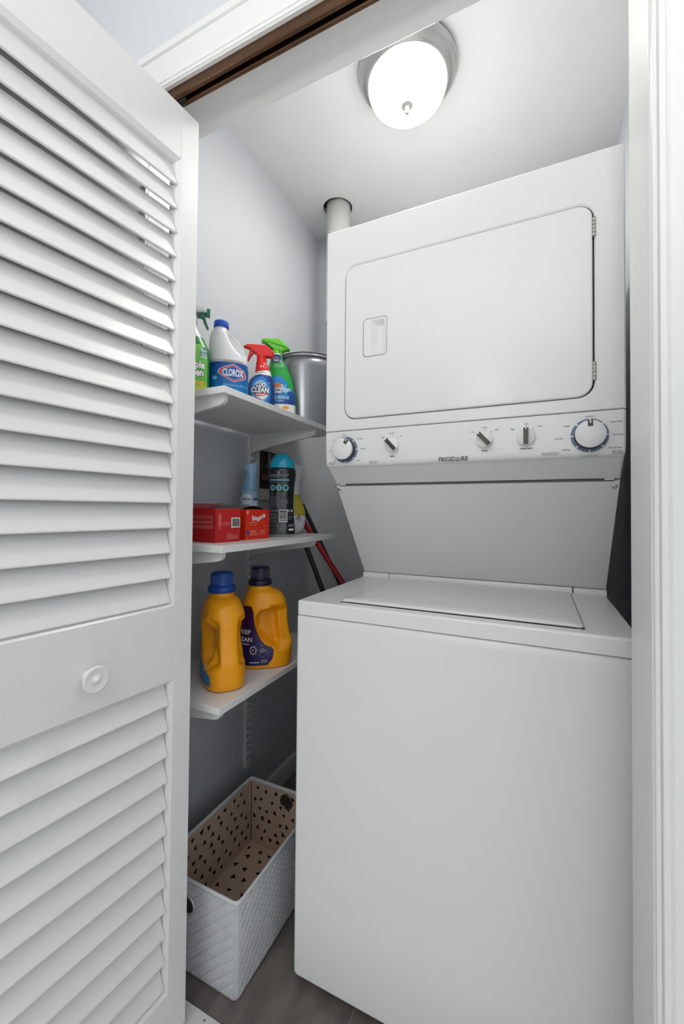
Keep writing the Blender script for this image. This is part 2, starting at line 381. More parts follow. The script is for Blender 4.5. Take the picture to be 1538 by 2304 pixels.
# lid: slightly crowned slab whose front edge stands a few mm above the well
mb = MB(); L = []
def lidloop(i, z, c): return [(a, b, z + c * (1 - ((a - (LX0 + LX1) / 2) / .26) ** 2) + lift(a, b)) for a, b in rrect(LX0 + i, LX1 - i, LY0 + i * .8, LY1 + .0 - i * .3, (.012, .012, .003, .003), 5)]
L = [lidloop(.002, DZ1 - .0035, 0), lidloop(0, DZ1 - .0025, 0), lidloop(0, DZ1 - .0010, .001), lidloop(.0015, DZ1 + .0007, .0015), lidloop(.006, DZ1 + .0017, .002), lidloop(.05, DZ1 + .0019, .0025), lidloop(.18, DZ1 + .002, .003)]
mb.loft(L, True, True); U(mb, 'washer_lid', M_appl)
# upstand behind the deck, three pieces divided by the lid's edges
ups = [(1.284, DZ1 - .001), (1.2895, DZ1 + .002), (1.292, DZ1 + .006), (1.2945, DZ1 + .0135), (1.31, DZ1 + .0142), (1.31, DZ1 - .001)]
for nm, a, b in (('upstand', UX0, LX0 - .008), ('lid_hinge_rail', LX0 - .006, LX1 + .005), ('upstand', LX1 + .008, UX1)):
    U(MB().prism(ups, lambda p, t: (t, p[0], p[1]), a, b), nm, M_appl)
mb = MB(); mb.box(UX0 + .003, UX1 - .003, 1.312, UB, DZ0, DZ1 + .012); U(mb, 'rear_deck', M_dark)
# tower sides and back
side = [(1.305, DZ1 + .012), (1.092, .0725), (1.092, .2), (1.03, .2), (1.03, .762), (UB, .762), (UB, DZ1 + .012)]
for x in (UX0, UX1 - .002):
    U(MB().prism(side, lambda p, t: (t, p[0], p[1]), x, x + .002), 'side_panel', M_appl)
U(MB().box(UX0 + .002, UX1 - .002, UB - .004, UB, DZ1 + .012, .762), 'rear_panel', M_appl)
U(MB().box(UX0 + .004, UX1 - .004, 1.095, 1.59, .10, .13), 'inner_pan', M_dark)
# lower front panel, leaning back
p0 = Vector((1.083, .0685)); p1 = Vector((1.3000, -.2050)); dv = (p1 - p0); nv = Vector((-dv.y, dv.x)).normalized()
if nv.x > 0: nv = -nv
Lh = dv.length
def PP(x, s, o): q = p0 + dv / Lh * s + nv * o; return (x, q.x, q.y)
mb = MB(); Lp = []
for i, o in ((0, -.012), (0, -.002), (.0008, -.0006), (.002, 0)):
    Lp.append([PP(UX0 + i, i, o), PP(UX1 - i, i, o), PP(UX1 - i, Lh - i, o), PP(UX0 + i, Lh - i, o)])
mb.loft(Lp, True)
U(mb, 'lower_panel', M_appl)
def screw_at(x, s):
    mb = MB(); n = 16
    lp = []
    for r, o in ((.0062, 0), (.0062, .001), (.005, .003), (.002, .0042), (.0018, .0028), (0.0001, .0028)):
        lp.append([tuple(Vector(PP(x + r * cos(2 * pi * k / n), s + r * sin(2 * pi * k / n), o))) for k in range(n)])
    mb.loft(lp, False, True); U(mb, 'screw', M_chrome, label='chrome panel screw')
screw_at(UX1 - .010, .014); screw_at(UX0 + .008, .010)
# control housing
cf = [(1.0105, .2115), (1.009, .209), (1.0095, .17), (1.0114, .132), (1.0120, .1275), (1.0134, .1235), (1.0158, .1200), (1.0192, .1175), (1.0235, .1155), (1.028, .1125), (1.077, .0755), (1.084, .0750), (1.09, .0770), (1.09, .2115)]
mb = MB(); xs = [UX0, UX0 + .002, UX0 + .006, UX1 - .006, UX1 - .002, UX1]
def cfl(x, i): return [(x, a + i * (1 if k < 10 else 0), b + (i if 3 <= k <= 10 else (-i * .3 if k < 2 else 0))) for k, (a, b) in enumerate(cf)]
mb.loft([cfl(UX0, .005), cfl(UX0 + .0015, .002), cfl(UX0 + .005, 0), cfl(UX1 - .005, 0), cfl(UX1 - .0015, .002), cfl(UX1, .005)], True, False)
hous = U(mb, 'control_panel', M_plas)
def CPY(z):   # panel face y at height z
    return 1.0090 + (.209 - z) * .0128 if z > .17 else 1.0095 + (.17 - z) * .05
U(MB().box(UX0 + .012, UX1 - .012, 1.0825, 1.095, .0690, .0738), 'panel_slit', mat('slit_shade_grey', (.12, .12, .12, 1), .6, noise=.05))  # grey strip colours in the shade of the slit
for x in (UX0 + .012, UX1 - .030): U(MB().box(x, x + .018, 1.079, 1.09, .0715, .0755, .0008), 'clip_tab', M_plas)
# print on the control panel
Mink = mat('print_dark', (.08, .08, .08, 1), .6, noise=.05); Mgrey = mat('print_grey', (.36, .36, .36, 1), .6, noise=.05)
fnp = lambda x, z: (x, CPY(z) - .0008, z)
mb = MB(); tw = lambda s_, size, sx, bold: max(a for a, b in text_geo(s_, size, bold, 0, 'LEFT', sx)[0])
bs = .0150; bw = .88; x_ = -.2195
put_text(mb, 'FRIGID', fnp, x_, .1195, bs, bold=.012, sx=bw, align='LEFT'); x_ += tw('FRIGID', bs, bw, .012) + .0008
hA = .0105; wA = .0098; q_ = .0014
P3 = [(x_, .1195), (x_ + wA, .1195), (x_ + wA / 2, .1195 + hA)]; I3 = [(x_ + q_ * 1.7, .1195 + q_), (x_ + wA - q_ * 1.7, .1195 + q_), (x_ + wA / 2, .1195 + hA - q_ * 2.2)]
mb.add([fnp(*p) for p in P3 + I3], [(0, 1, 4, 3), (1, 2, 5, 4), (2, 0, 3, 5)]); x_ += wA + .0010
put_text(mb, 'IRE', fnp, x_, .1195, bs, bold=.012, sx=bw, align='LEFT')
U(mb, 'brand_lettering', Mink, hous)
mb = MB(); put_text(mb, 'dryer', fnp, -.388, .1225, .0118); put_text(mb, 'washer', fnp, .0235, .1235, .0122)
U(mb, 'section_lettering', Mgrey, hous, kind='stuff')
mb = MB()
K1 = (-.468, .1615); K2 = (-.3365, .166); K3 = (-.113, .1655); K4 = (-.025, .166); K5 = (.097, .1615)
ts = .0051
for (x, z, s_) in ((K2[0], .137, 'temp'), (K3[0], .139, 'temp'), (K4[0], .139, 'rinse level')): put_text(mb, s_, fnp, x, z, .0063, bold=.02)
for (x, z, s_) in ((K2[0] - .025, .186, 'high'), (K2[0] - .001, .195, 'normal'), (K2[0] + .024, .187, 'low'),
                   (K3[0] - .027, .184, 'hot'), (K3[0], .193, 'warm'), (K3[0] + .026, .186, 'cold'),
                   (K4[0] - .028, .184, 'high'), (K4[0], .194, 'med'), (K4[0] + .028, .187, 'auto')): put_text(mb, s_, fnp, x, z, ts)
for K, lab in ((K5, ((0, .0405, 'normal'), (.047, .026, 'heavy duty'), (.0505, -.001, 'delicates'), (.0455, -.0275, 'rinse & spin'), (.0, -.0425, 'normal/heavy'), (-.045, -.0275, 'bedding'), (-.057, -.003, 'presoak'), (-.043, .023, 'casual'))),
               (K1, ((-.004, .0415, 'normal'), (.041, .028, 'heavy duty'), (.051, .001, 'delicates'), (.037, -.029, 'casual'), (.0, -.042, 'off'), (-.032, -.028, '10'), (-.044, .001, '30'), (-.034, .028, '50')))):
    for dx, dz, s_ in lab: put_text(mb, s_, fnp, K[0] + dx, K[1] + dz - .002, ts * (1 if K is K5 else .88))
put_text(mb, 'push to start', fnp, .1465, .1255, .0034, bold=.02); put_text(mb, 'pull to pause', fnp, .1465, .1215, .0034, bold=.02)
put_text(mb, 'push to start', fnp, -.509, .1275, .0034, bold=.02); put_text(mb, 'pull to pause', fnp, -.509, .1235, .0034, bold=.02)
for K in (K2, K3, K4):
    for a in (0, 42): 
        aa = radians(90 - a); x = K[0] + .0225 * cos(aa); z = K[1] + .0225 * sin(aa)
        mb.add([fnp(x - .0006, z), fnp(x + .0006, z), fnp(x + .0006, z + .003), fnp(x - .0006, z + .003)], [(0, 1, 2, 3)])
U(mb, 'dial_lettering', Mink, hous, kind='stuff')
Mring = mat('ring_blue', S(112, 128, 156), .5, noise=.1, nscale=30); Mbrn = mat('knob_grip', S(72, 66, 62), .35, noise=.1, metal=.3)
def big_dial(K, ang):
    y = CPY(K[1]) - .0008
    for q in range(8):
        mb = MB(); a0 = radians(45 * q + 3); a1 = radians(45 * q + 42); n = 8; lp = []
        for rr, yy in ((.0300, y + .001), (.0300, y), (.0352, y), (.0352, y + .001)):
            lp.append([(K[0] + rr * cos(a0 + (a1 - a0) * k / n), yy, K[1] + rr * sin(a0 + (a1 - a0) * k / n)) for k in range(n + 1)])
        mb.loft(lp, False, False, closed=False); U(mb, 'dial_ring_segment', Mring, hous)
    mb = MB(); mb.lathe([(.0285, 0), (.0285, -.004), (.027, -.0045), (.027, -.017), (.0285, -.0185), (.0285, -.021), (.027, -.0225), (.012, -.0235), (0, -.0238)], c=(K[0], y, K[1]), n=48, axis='y')
    k_ = U(mb, 'dial', M_plas)
    mb = MB(); mb.lathe([(.0295, -.0005), (.0295, -.012), (.0272, -.0125)], c=(K[0], y, K[1]), n=48, axis='y'); U(mb, 'dial_shadow_ring', mat('dial_shadow_grey', S(60, 64, 76), .5, noise=.05), k_)  # dark ring stands in for the shadow around the dial's base
    c, s_ = cos(radians(90 - ang)), sin(radians(90 - ang))
    def rp(a, b, yy): return (K[0] + a * c + b * s_, yy, K[1] + a * s_ - b * c)
    def bx(m, r0, r1, w, ya, yb, nm):
        mb = MB(); mb.loft([[rp(r0, -w, q), rp(r1, -w, q), rp(r1, w, q), rp(r0, w, q)] for q in (ya, yb)], True); U(mb, nm, m, k_)
    bx(Mbrn, .0155, .0288, .0046, y - .0246, y - .005, 'pointer_notch')
    bx(M_plas, .0215, .0292, .0013, y - .0252, y - .005, 'pointer_line')
big_dial(K1, 33); big_dial(K5, -2)
def small_knob(K, ang, r=.019):
    y = CPY(K[1]) - .0008
    mb = MB(); mb.lathe([(r, .001), (r, -.005), (r - .0015, -.0065), (0, -.007)], c=(K[0], y, K[1]), n=40, axis='y'); k_ = U(mb, 'knob', M_plas)
    c, s_ = cos(radians(90 - ang)), sin(radians(90 - ang))
    def rp(a, b, yy): return (K[0] + a * c + b * s_, yy, K[1] + a * s_ - b * c)
    def bar(m, r0, r1, w, ya, yb, nm, ins=.001):
        mb = MB(); mb.loft([[rp(r0 + i, -w + i, q), rp(r1 - i, -w + i, q), rp(r1 - i, w - i, q), rp(r0 + i, w - i, q)] for q, i in ((ya, 0), (yb + .001, 0), (yb, ins))], True); U(mb, nm, m, k_)
    bar(M_plas, -.0185, .0185, .0062, y - .006, y - .0175, 'grip')
    bar(Mbrn, -.0178, .0182, .0048, y - .017, y - .0195, 'grip_face')
    bar(M_plas, .0145, .0184, .0012, y - .018, y - .0200, 'pointer_line', .0002)
small_knob(K2, -42, .0180); small_knob(K3, -42, .0190); small_knob(K4, 0, .0195)
# dryer front with a recessed opening for the door
DX0, DX1, DZa, DZb = -.4715, .105, .2445, .6555
mb = MB(); n = 6; DY = 1.010
hole = rrect(DX0 - .002, DX1 + .002, DZa - .002, DZb + .002, .032, n); holb = rrect(DX0 - .0055, DX1 + .0055, DZa - .0055, DZb + .0055, .035, n)
ol = match_rect(UX0, UX1, .2135, .766, n); oli = match_rect(UX0 + .003, UX1 - .003, .2155, .7625, n)
mb.loft([[(a, 1.035, c) for a, c in ol], [(a, DY + .003, c) for a, c in ol], [(a, DY, c) for a, c in oli], [(a, DY, c) for a, c in holb], [(a, DY + .003, c) for a, c in hole], [(a, DY + .022, c) for a, c in hole]], False)
mb.add([(a, DY + .022, c) for a, c in hole], [tuple(range(len(hole)))])
U(mb, 'dryer_front', M_appl)
U(MB().box(UX0, UX1, DY + .024, UB, .762, .766), 'dryer_top', M_appl)
mb = MB(); ring(mb, rrect(DX0 - .0018, DX1 + .0018, DZa - .0018, DZb + .0018, .032), rrect(DX0 + .01, DX1 - .01, DZa + .01, DZb - .01, .02), lambda p, t: (p[0], t, p[1]), DY + .012, DY + .0215)
U(mb, 'door_gap_shade', M_dark)  # dark ring set in the door gap as its shade
# dryer door with handle cup
HX0_, HX1_, HZ0, HZ1 = -.419, -.352, .402, .504
mb = MB(); ol = rrect(DX0, DX1 - .0014, DZa, DZb, .030, n); hl = rrect(HX0_, HX1_, HZ0, HZ1, .011, n)
Lp = [[(a, DY + .02, c) for a, c in ol]]
for k in range(5):
    tt = pi / 2 * k / 4; i = .004 * (1 - cos(tt)); Lp.append([(a, DY - .0015 + .004 * (1 - sin(tt)), c) for a, c in rrect(DX0 + i, DX1 - .0014 - i, DZa + i, DZb - i, .030 - i, n)])
Lp += [[(a, DY - .0015, c) for a, c in hl], [(a, DY + .002, c) for a, c in hl]]
mb.loft(Lp, False)
dd = U(mb, 'dryer_door', M_appl)
# handle plate with cup
mb = MB(); cup = rrect(-.3975, -.3565, .4085, .4965, .007, n); cupi = rrect(-.3955, -.3600, .4105, .4945, .006, n); cupd = rrect(-.3830, -.3640, .4200, .4860, .006, n)
pl = rrect(HX0_ + .0012, HX1_ - .0012, HZ0 + .0012, HZ1 - .0012, .010, n); pl2 = rrect(HX0_ + .0028, HX1_ - .0028, HZ0 + .0028, HZ1 - .0028, .009, n)
mb.loft([[(a, DY + .006, c) for a, c in pl], [(a, DY - .0010, c) for a, c in pl], [(a, DY - .0030, c) for a, c in pl2], [(a, DY - .0030, c) for a, c in cup], [(a, DY - .0015, c) for a, c in cupi], [(a, DY + .012, c) for a, c in cupd], ], False, False)
mb.add([(a, DY + .012, c) for a, c in cupd], [tuple(range(len(cupd)))])
U(mb, 'handle_cup', M_plas, dd)
for (za, zb) in ((.583, .623), (.277, .316)):
    mb = MB(); seg = 5
    for k in range(seg):
        a = za + (zb - za) * k / seg + .0006; b = za + (zb - za) * (k + 1) / seg - .0006
        mb.lathe([(0, a), (.0034, a), (.0034, b), (0, b)], c=(DX1 + .0012, DY - .001, 0), n=12)
    mb.lathe([(.0026, za), (.0026, zb)], c=(DX1 + .0012, DY - .001, 0), n=10)
    U(mb, 'hinge', M_nickel, dd, label='nickel hinge barrel at the right edge of the dryer door')
for x in (-.365, -.135): U(MB().box(x - .009, x + .009, DY + .0005, DY + .012, DZa - .0018, DZa + .0012, .0004), 'door_bumper', Mgrey)
mb = MB(); mb.lathe([(0, -.006), (.0035, -.005), (.0035, 0)], c=(UX0, 1.05, .67), n=10, axis='x'); U(mb, 'side_screw', M_chrome)

# ------------------------------------------------------------------ shelving on the left wall
SY0, SY1, SXF = .752, 1.338, -.66
for z, lab in ((.288, 'top white wall shelf carrying cleaning sprays and a grey bucket'), (-.086, 'middle white wall shelf carrying red cartons and a black bottle'), (-.458, 'bottom white wall shelf carrying two yellow detergent jugs')):
    o = MB().box(XL + .014, SXF, SY0, SY1 + (.014 if z > 0 else 0), z - .0165, z, .0008).build('wall_shelf', M_shelf, None, (XL, SY0, z)); o.location = (XL, SY0, z)
    o['label'] = lab; o['category'] = 'shelf'; o['group'] = 'shelves on the left closet wall'
STY = (.776, 1.232)
stdm = None
for k, y in enumerate(STY):
    t = empty('slotted_standard', (XL, y, -.93), 0, ('slotted white upright rail on the left wall seen beside the washer outlet' if k else 'slotted white upright rail on the left wall behind the louvred door'), 'shelf rail', 'slotted uprights')
    mb = MB(); P = [(0, -.012), (.0115, -.012), (.0125, -.011), (.0125, .011), (.0115, .012), (0, .012), (0, .0105), (.011, .0105), (.011, -.0105), (0, -.0105)]
    mb.prism(P, lambda p, q: (p[0], p[1], q), 0, 1.225); mb.build('rail', M_brk, t)
    mb = MB(); z = .03
    while z < 1.19:
        for yy in (-.0052, .0052): mb.box(.0112, .01275, yy - .0014, yy + .0014, z, z + .015)
        z += .0254
    mb.build('slot', M_slot, t, kind='stuff')
for zi, z in enumerate((.288, -.086, -.458)):
    for k, y in enumerate(STY):
        nm = ('top', 'middle', 'bottom')[zi]
        t = empty('shelf_bracket', (XL, y, z - .0165), 0, 'white tapered bracket under the %s wall shelf, %s' % (nm, ('at its end by the louvred door', 'at its end by the washer')[k]), 'bracket', 'white shelf brackets')
        x1 = .278 - (.006 if k else 0)
        prof = [(.013, 0), (x1 - .002, 0), (x1 + .004, .004), (x1 + .009, .002), (x1 + .0095, -.004), (x1 + .007, -.013), (x1, -.020), (x1 - .012, -.0235), (.20, -.032), (.10, -.048), (.013, -.066)]
        for yy in (-.0055, .0045):
            MB().prism(prof, lambda p, q: (p[0], q, p[1]), yy, yy + .001).build('bracket_plate', M_brk, t)
        e = MB(); low = prof[5:]
        for i in range(len(low) - 1):
            (a, b), (c, d) = low[i], low[i + 1]
            e.add([(a, -.0055, b), (a, .0055, b), (c, .0055, d), (c, -.0055, d)], [(0, 1, 2, 3)])
        e.add([(p[0], yv, p[1]) for p in prof[1:6] for yv in (-.0055, .0055)], [(2 * i, 2 * i + 1, 2 * i + 3, 2 * i + 2) for i in range(4)])
        e.build('bracket_spine', M_brk, t)
# washer outlet box recessed look on the left wall
t = empty('washer_outlet_box', (XL, 1.385, .15), 0, 'beige washer hookup box with valves on the left wall behind the black bottle', 'outlet box')
OB = (XL, 1.385, .15)
Mbg = mat('outlet_beige', S(216, 212, 202), .5, noise=.04)
mb = MB(); ring(mb, match_rect(1.252, 1.521, .037, .265), rrect(1.274, 1.455, .078, .224, .002), lambda p, q: (q, p[0], p[1]), XL + .016, XL)
wchild(mb, 'cover_plate', Mbg, t, OB)
wchild(MB().box(XL + .0003, XL + .0015, 1.27, 1.47, .06, .24), 'recess_shade_plate', mat('outlet_inside', S(52, 46, 40), .7, noise=.2, nscale=20), t, OB)  # flat dark plate, its colour gives the shade of a recess
mb = MB(); mb.tube([(XL + .0085, 1.345, .222), (XL + .0085, 1.345, .165)], .0075, 12); mb.tube([(XL + .011, 1.330, .168), (XL + .011, 1.375, .160)], .010, 12)
wchild(mb, 'valve', mat('valve_grey', S(120, 112, 104), .45, metal=.4, noise=.1), t, OB)
wchild(MB().box(XL + .002, XL + .0145, 1.29, 1.45, .110, .134, .001), 'red_handle', mat('valve_red', S(96, 18, 20), .5, noise=.1), t, OB)
mb = MB(); n = 20; cyy, czz = 1.375, .098
lp = []
for k in range(n + 1):
    a = 2 * pi * k / n; lp.append((XL + .0125, cyy + .012 * cos(a), czz + .013 * sin(a)))
mb.tube(lp, .0022, 6, False); wchild(mb, 'drain_ring', mat('ring_brass', S(150, 135, 105), .4, metal=.6, noise=.1), t, OB)

# ------------------------------------------------------------------ bottle bodies
def interp(rows, z):
    if z <= rows[0][0]: return rows[0][1:]
    if z >= rows[-1][0]: return rows[-1][1:]
    for i in range(len(rows) - 1):
        if rows[i][0] <= z <= rows[i + 1][0]: break
    a, b = rows[i], rows[i + 1]; h = b[0] - a[0]; t = (z - a[0]) / h
    pa = rows[i - 1] if i > 0 else a; pb = rows[i + 2] if i + 2 < len(rows) else b
    out = []
    for k in range(1, len(a)):
        d = (b[k] - a[k]) / h
        m0 = d if pa is a else (d + (a[k] - pa[k]) / (a[0] - pa[0])) / 2
        m1 = d if pb is b else (d + (pb[k] - b[k]) / (pb[0] - b[0])) / 2
        if pa is not a and (a[k] - pa[k]) * d <= 0: m0 = 0
        if pb is not b and (pb[k] - b[k]) * d <= 0: m1 = 0
        m0 = max(-3 * abs(d), min(3 * abs(d), m0)); m1 = max(-3 * abs(d), min(3 * abs(d), m1))
        out.append((2 * t**3 - 3 * t**2 + 1) * a[k] + (t**3 - 2 * t**2 + t) * h * m0 + (-2 * t**3 + 3 * t**2) * b[k] + (t**3 - t**2) * h * m1)
    return out
def inpoly(x, z, P):
    c = False; n = len(P); d = 1e9
    for i in range(n):
        (x1, z1), (x2, z2) = P[i], P[(i + 1) % n]
        if (z1 > z) != (z2 > z) and x < (x2 - x1) * (z - z1) / (z2 - z1) + x1: c = not c
        t = max(0, min(1, ((x - x1) * (x2 - x1) + (z - z1) * (z2 - z1)) / ((x2 - x1) ** 2 + (z2 - z1) ** 2 + 1e-12)))
        d = min(d, math.hypot(x - x1 - t * (x2 - x1), z - z1 - t * (z2 - z1)))
    return d if c else -d
def smooth(a, b, x):
    t = max(0, min(1, (x - a) / (b - a))); return t * t * (3 - 2 * t)
class Body:
    """rows: z, lmin, lmax, t, e (superellipse exponent)"""
    def __init__(s, rows, masks=(), foot=.004):
        s.rows = rows; s.masks = masks; s.foot = foot
    def dims(s, z):
        l0, l1, t, e = interp(s.rows, z); k = 0
        if s.foot and z < s.foot: k = s.foot * .7 * (1 - (z / s.foot)) ** 2
        return l0 + k, l1 - k, t - k, e
    def cut(s, x, z, y):
        for poly, soft, lim in s.masks:
            m = smooth(-soft * .3, soft, inpoly(x, z, poly))
            if m > 0:
                tgt = min(abs(y), lim + abs(y) * .12); y = math.copysign(abs(y) * (1 - m) + tgt * m, y)
        return y
    def front(s, x, z, off=.0007):
        l0, l1, t, e = s.dims(z); c = (l0 + l1) / 2; a = (l1 - l0) / 2; q = min(.995, abs(x - c) / a)
        y = -t * (1 - q ** e) ** (1 / e); nx = (x - c) / a
        return (x + off * nx * .7, s.cut(x, z, y) - off * (1 - .3 * q), z)
    def mesh(s, mb, nz=40, nt=56, z0=None, z1=None, off=0):
        z0 = s.rows[0][0] if z0 is None else z0; z1 = s.rows[-1][0] if z1 is None else z1; L = []
        zs = [z0 + (z1 - z0) * k / nz for k in range(nz + 1)]
        if s.foot and z0 < s.foot: zs = sorted(set(zs + [s.foot * q for q in (.15, .35, .6, 1)]))
        for z in zs:
            l0, l1, t, e = s.dims(z); c = (l0 + l1) / 2; a = (l1 - l0) / 2 + off; t += off; lp = []
            for k in range(nt):
                th = 2 * pi * k / nt; cc, ss = cos(th), sin(th)
                x = c + a * math.copysign(abs(cc) ** (2 / e), cc); y = t * math.copysign(abs(ss) ** (2 / e), ss)
                lp.append((x, s.cut(x, z, y), z))
            L.append(lp)
        return mb.loft(L, True, True)
    def patch(s, mb, z0, z1, fl, fr, nx=20, nz=12, off=.0006):
        """label on the front face between fractions of the half width (or explicit functions of z)"""
        L = []
        for j in range(nz + 1):
            z = z0 + (z1 - z0) * j / nz; l0, l1, t, e = s.dims(z); c = (l0 + l1) / 2; a = (l1 - l0) / 2
            xa = fl(z) if callable(fl) else c + a * fl; xb = fr(z) if callable(fr) else c + a * fr
            L.append([s.front(xa + (xb - xa) * i / nx, z, off) for i in range(nx + 1)])
        mb.loft(L, False, True, closed=False); return mb
    def band(s, mb, z0, z1, off=.0005, nz=6, nt=56):
        L = []
        for j in range(nz + 1):
            z = z0 + (z1 - z0) * j / nz; l0, l1, t, e = s.dims(z); c = (l0 + l1) / 2; a = (l1 - l0) / 2 + off; t += off
            L.append([(c + a * math.copysign(abs(cos(q)) ** (2 / e), cos(q)), s.cut(c + a * math.copysign(abs(cos(q)) ** (2 / e), cos(q)), z, t * math.copysign(abs(sin(q)) ** (2 / e), sin(q))), z) for q in [2 * pi * k / nt for k in range(nt)]])
        mb.loft(L, False, True); return mb
    def shape(s, mb, pts, off=.0008, n=14):
        """filled convex-ish polygon printed on the front: fan of rings towards its centroid"""
        cx = sum(p[0] for p in pts) / len(pts); cz = sum(p[1] for p in pts) / len(pts)
        P = []
        for i in range(len(pts)):
            a, b = pts[i], pts[(i + 1) % len(pts)]; m = max(1, int(math.hypot(b[0] - a[0], b[1] - a[1]) / .004))
            P += [(a[0] + (b[0] - a[0]) * k / m, a[1] + (b[1] - a[1]) * k / m) for k in range(m)]
        L = [[s.front(cx + (x - cx) * q, cz + (z - cz) * q, off) for x, z in P] for q in (1, .8, .6, .4, .2, .02)]
        mb.loft(L, False, True); return mb
    def text(s, mb, st, x, z, size, off=.0012, **k):
        put_text(mb, st, lambda a, b: s.front(a, b, off), x, z, size, **k); return mb
def ell(cx, cz, rx, rz, n=28): return [(cx + rx * cos(2 * pi * k / n), cz + rz * sin(2 * pi * k / n)) for k in range(n)]
def roundpoly(P, r=.003, n=3):
    out = []; m = len(P)
    for i in range(m):
        p = Vector(P[i]); a = Vector(P[i - 1]); b = Vector(P[(i + 1) % m])
        ra = min(r, (a - p).length * .4); rb = min(r, (b - p).length * .4)
        A_ = p + (a - p).normalized() * ra; B_ = p + (b - p).normalized() * rb
        for k in range(n + 1):
            t = k / n; q = A_ * (1 - t) ** 2 + p * 2 * t * (1 - t) + B_ * t * t; out.append((q.x, q.y))
    return out
def solid(mb, P, half, bev=.003, r=.003):
    """side profile (x, z) given real thickness with rolled edges"""
    P = roundpoly(P, r); n = len(P); area_ = sum(P[i][0] * P[(i + 1) % n][1] - P[(i + 1) % n][0] * P[i][1] for i in range(n))
    sg = 1 if area_ > 0 else -1
    def ins(d):
        out = []
        for i in range(n):
            a = Vector(P[i - 1]); b = Vector(P[(i + 1) % n]); t = (b - a).normalized() if (b - a).length > 1e-9 else Vector((1, 0))
            out.append((P[i][0] - sg * t.y * d, P[i][1] + sg * t.x * d))
        return out
    L = []
    for k in range(4): q = pi / 2 * k / 3; L.append([(x, -half + bev * (1 - sin(q)), z) for x, z in ins(bev * (1 - cos(q)))][:])
    L2 = [[(x, -half + bev * (1 - sin(q)), z) for x, z in ins(bev * (1 - sin(pi / 2 - q)))] for q in ()]
    F = []
    for k in range(4):
        q = pi / 2 * k / 3; F.append([(x, -half + bev * (1 - cos(q)) * 1.0, z) for x, z in ins(bev * (1 - sin(q)))])
    Bk = [[(x, -y, z) for x, y, z in lp] for lp in reversed(F)]
    mb.loft(F + Bk, True, False); return mb
def face_cam(x, y): return math.atan2(-x, y)

def col_ramp(name, stops, z0, z1, rough=.35, axis=2, noise=.03):
    """material whose print colour runs between stops along an object axis"""
    m = bpy.data.materials.new(name); m.use_nodes = True; nt = m.node_tree; b = nt.nodes['Principled BSDF']; b.inputs['Roughness'].default_value = rough
    tc = nt.nodes.new('ShaderNodeTexCoord'); sx = nt.nodes.new('ShaderNodeSeparateXYZ'); mr = nt.nodes.new('ShaderNodeMapRange'); r = nt.nodes.new('ShaderNodeValToRGB')
    nt.links.new(tc.outputs['Object'], sx.inputs[0]); nt.links.new(sx.outputs[axis], mr.inputs[0]); mr.inputs[1].default_value = z0; mr.inputs[2].default_value = z1
    n = nt.nodes.new('ShaderNodeTexNoise'); n.inputs['Scale'].default_value = 45; ad = nt.nodes.new('ShaderNodeMath'); ad.operation = 'MULTIPLY_ADD'; ad.inputs[1].default_value = noise * 4
    nt.links.new(tc.outputs['Object'], n.inputs[0]); nt.links.new(n.outputs[0], ad.inputs[0]); nt.links.new(mr.outputs[0], ad.inputs[2])
    nt.links.new(ad.outputs[0], r.inputs[0]); nt.links.new(r.outputs[0], b.inputs['Base Color'])
    e = r.color_ramp.elements; e[0].position, e[0].color = stops[0]; e[1].position, e[1].color = stops[-1]
    for p, c in stops[1:-1]: q = e.new(p); q.color = c
    return m
Mwhite = mat('bottle_white', (.78, .79, .80, 1), .3, noise=.02, nscale=15)
Mpw = mat('print_white', (.82, .82, .82, 1), .45, noise=.02)
Mblk = mat('print_black', (.02, .02, .02, 1), .5, noise=.05)

# ---- bleach bottle
bx, by, bz = -.80, .928, .288
t = empty('bleach_bottle', (bx, by, bz), face_cam(bx, by), 'white bleach bottle with blue screw cap and blue CLOROX label on the top shelf', 'bottle')
X = lambda x: (x - 848) / 8586; Z = lambda y: (2586 - y) / 8320
win = [(X(a), Z(b)) for a, b in ((775, 800), (850, 850), (1060, 1020), (1190, 1200), (1255, 1400), (1170, 1410), (1040, 1330), (930, 1200), (850, 1050), (800, 920))]
B = Body([(0, -.050, .050, .043, 2.5), (.004, -.0535, .0535, .046, 2.5), (.03, -.054, .055, .047, 2.5), (.106, -.054, .055, .047, 2.5), (.123, -.0535, .0533, .046, 2.4), (.140, -.054, .0515, .044, 2.3), (.1546, -.0545, .0468, .041, 2.2), (.1726, -.054, .0387, .037, 2.1), (.19, -.0525, .027, .031, 2), (.2026, -.0500, .012, .027, 2), (.213, -.0465, -.001, .0225, 2), (.222, -.0405, -.004, .0185, 2), (.23, -.0395, -.0035, .018, 2)],
         masks=((win, .0034, .007),))
mb = MB(); B.mesh(mb, 64, 88); B.mesh
body = mb.build('body', Mwhite, t)
mb = MB(); mb.lathe([(.0185, .2245), (.0205, .2255), (.0212, .228), (.0208, .240), (.0195, .2435), (.015, .2448), (0, .245)], c=(-.0213, 0, 0), n=36); mb.build('cap', mat('cap_blue', S(10, 82, 190), .35, noise=.05, nscale=20), t)
mb = MB(); B.patch(mb, .004, .1165, -.985, .985, 30, 10); lb = mb.build('label', col_ramp('bleach_label', [(0, S(70, 190, 225)), (.35, S(0, 120, 190)), (1, S(10, 70, 150))], 0, .12), t)
mb = MB(); B.patch(mb, .1165, .124, -.985, .985, 30, 2); mb.build('label_band', mat('band_grey', S(190, 196, 200), .4, noise=.04), t)
dia = [(X(a), Z(b)) for a, b in ((620, 1860), (670, 1780), (960, 1665), (1190, 1790), (1240, 1900), (1190, 1975), (970, 2060), (700, 1930))]
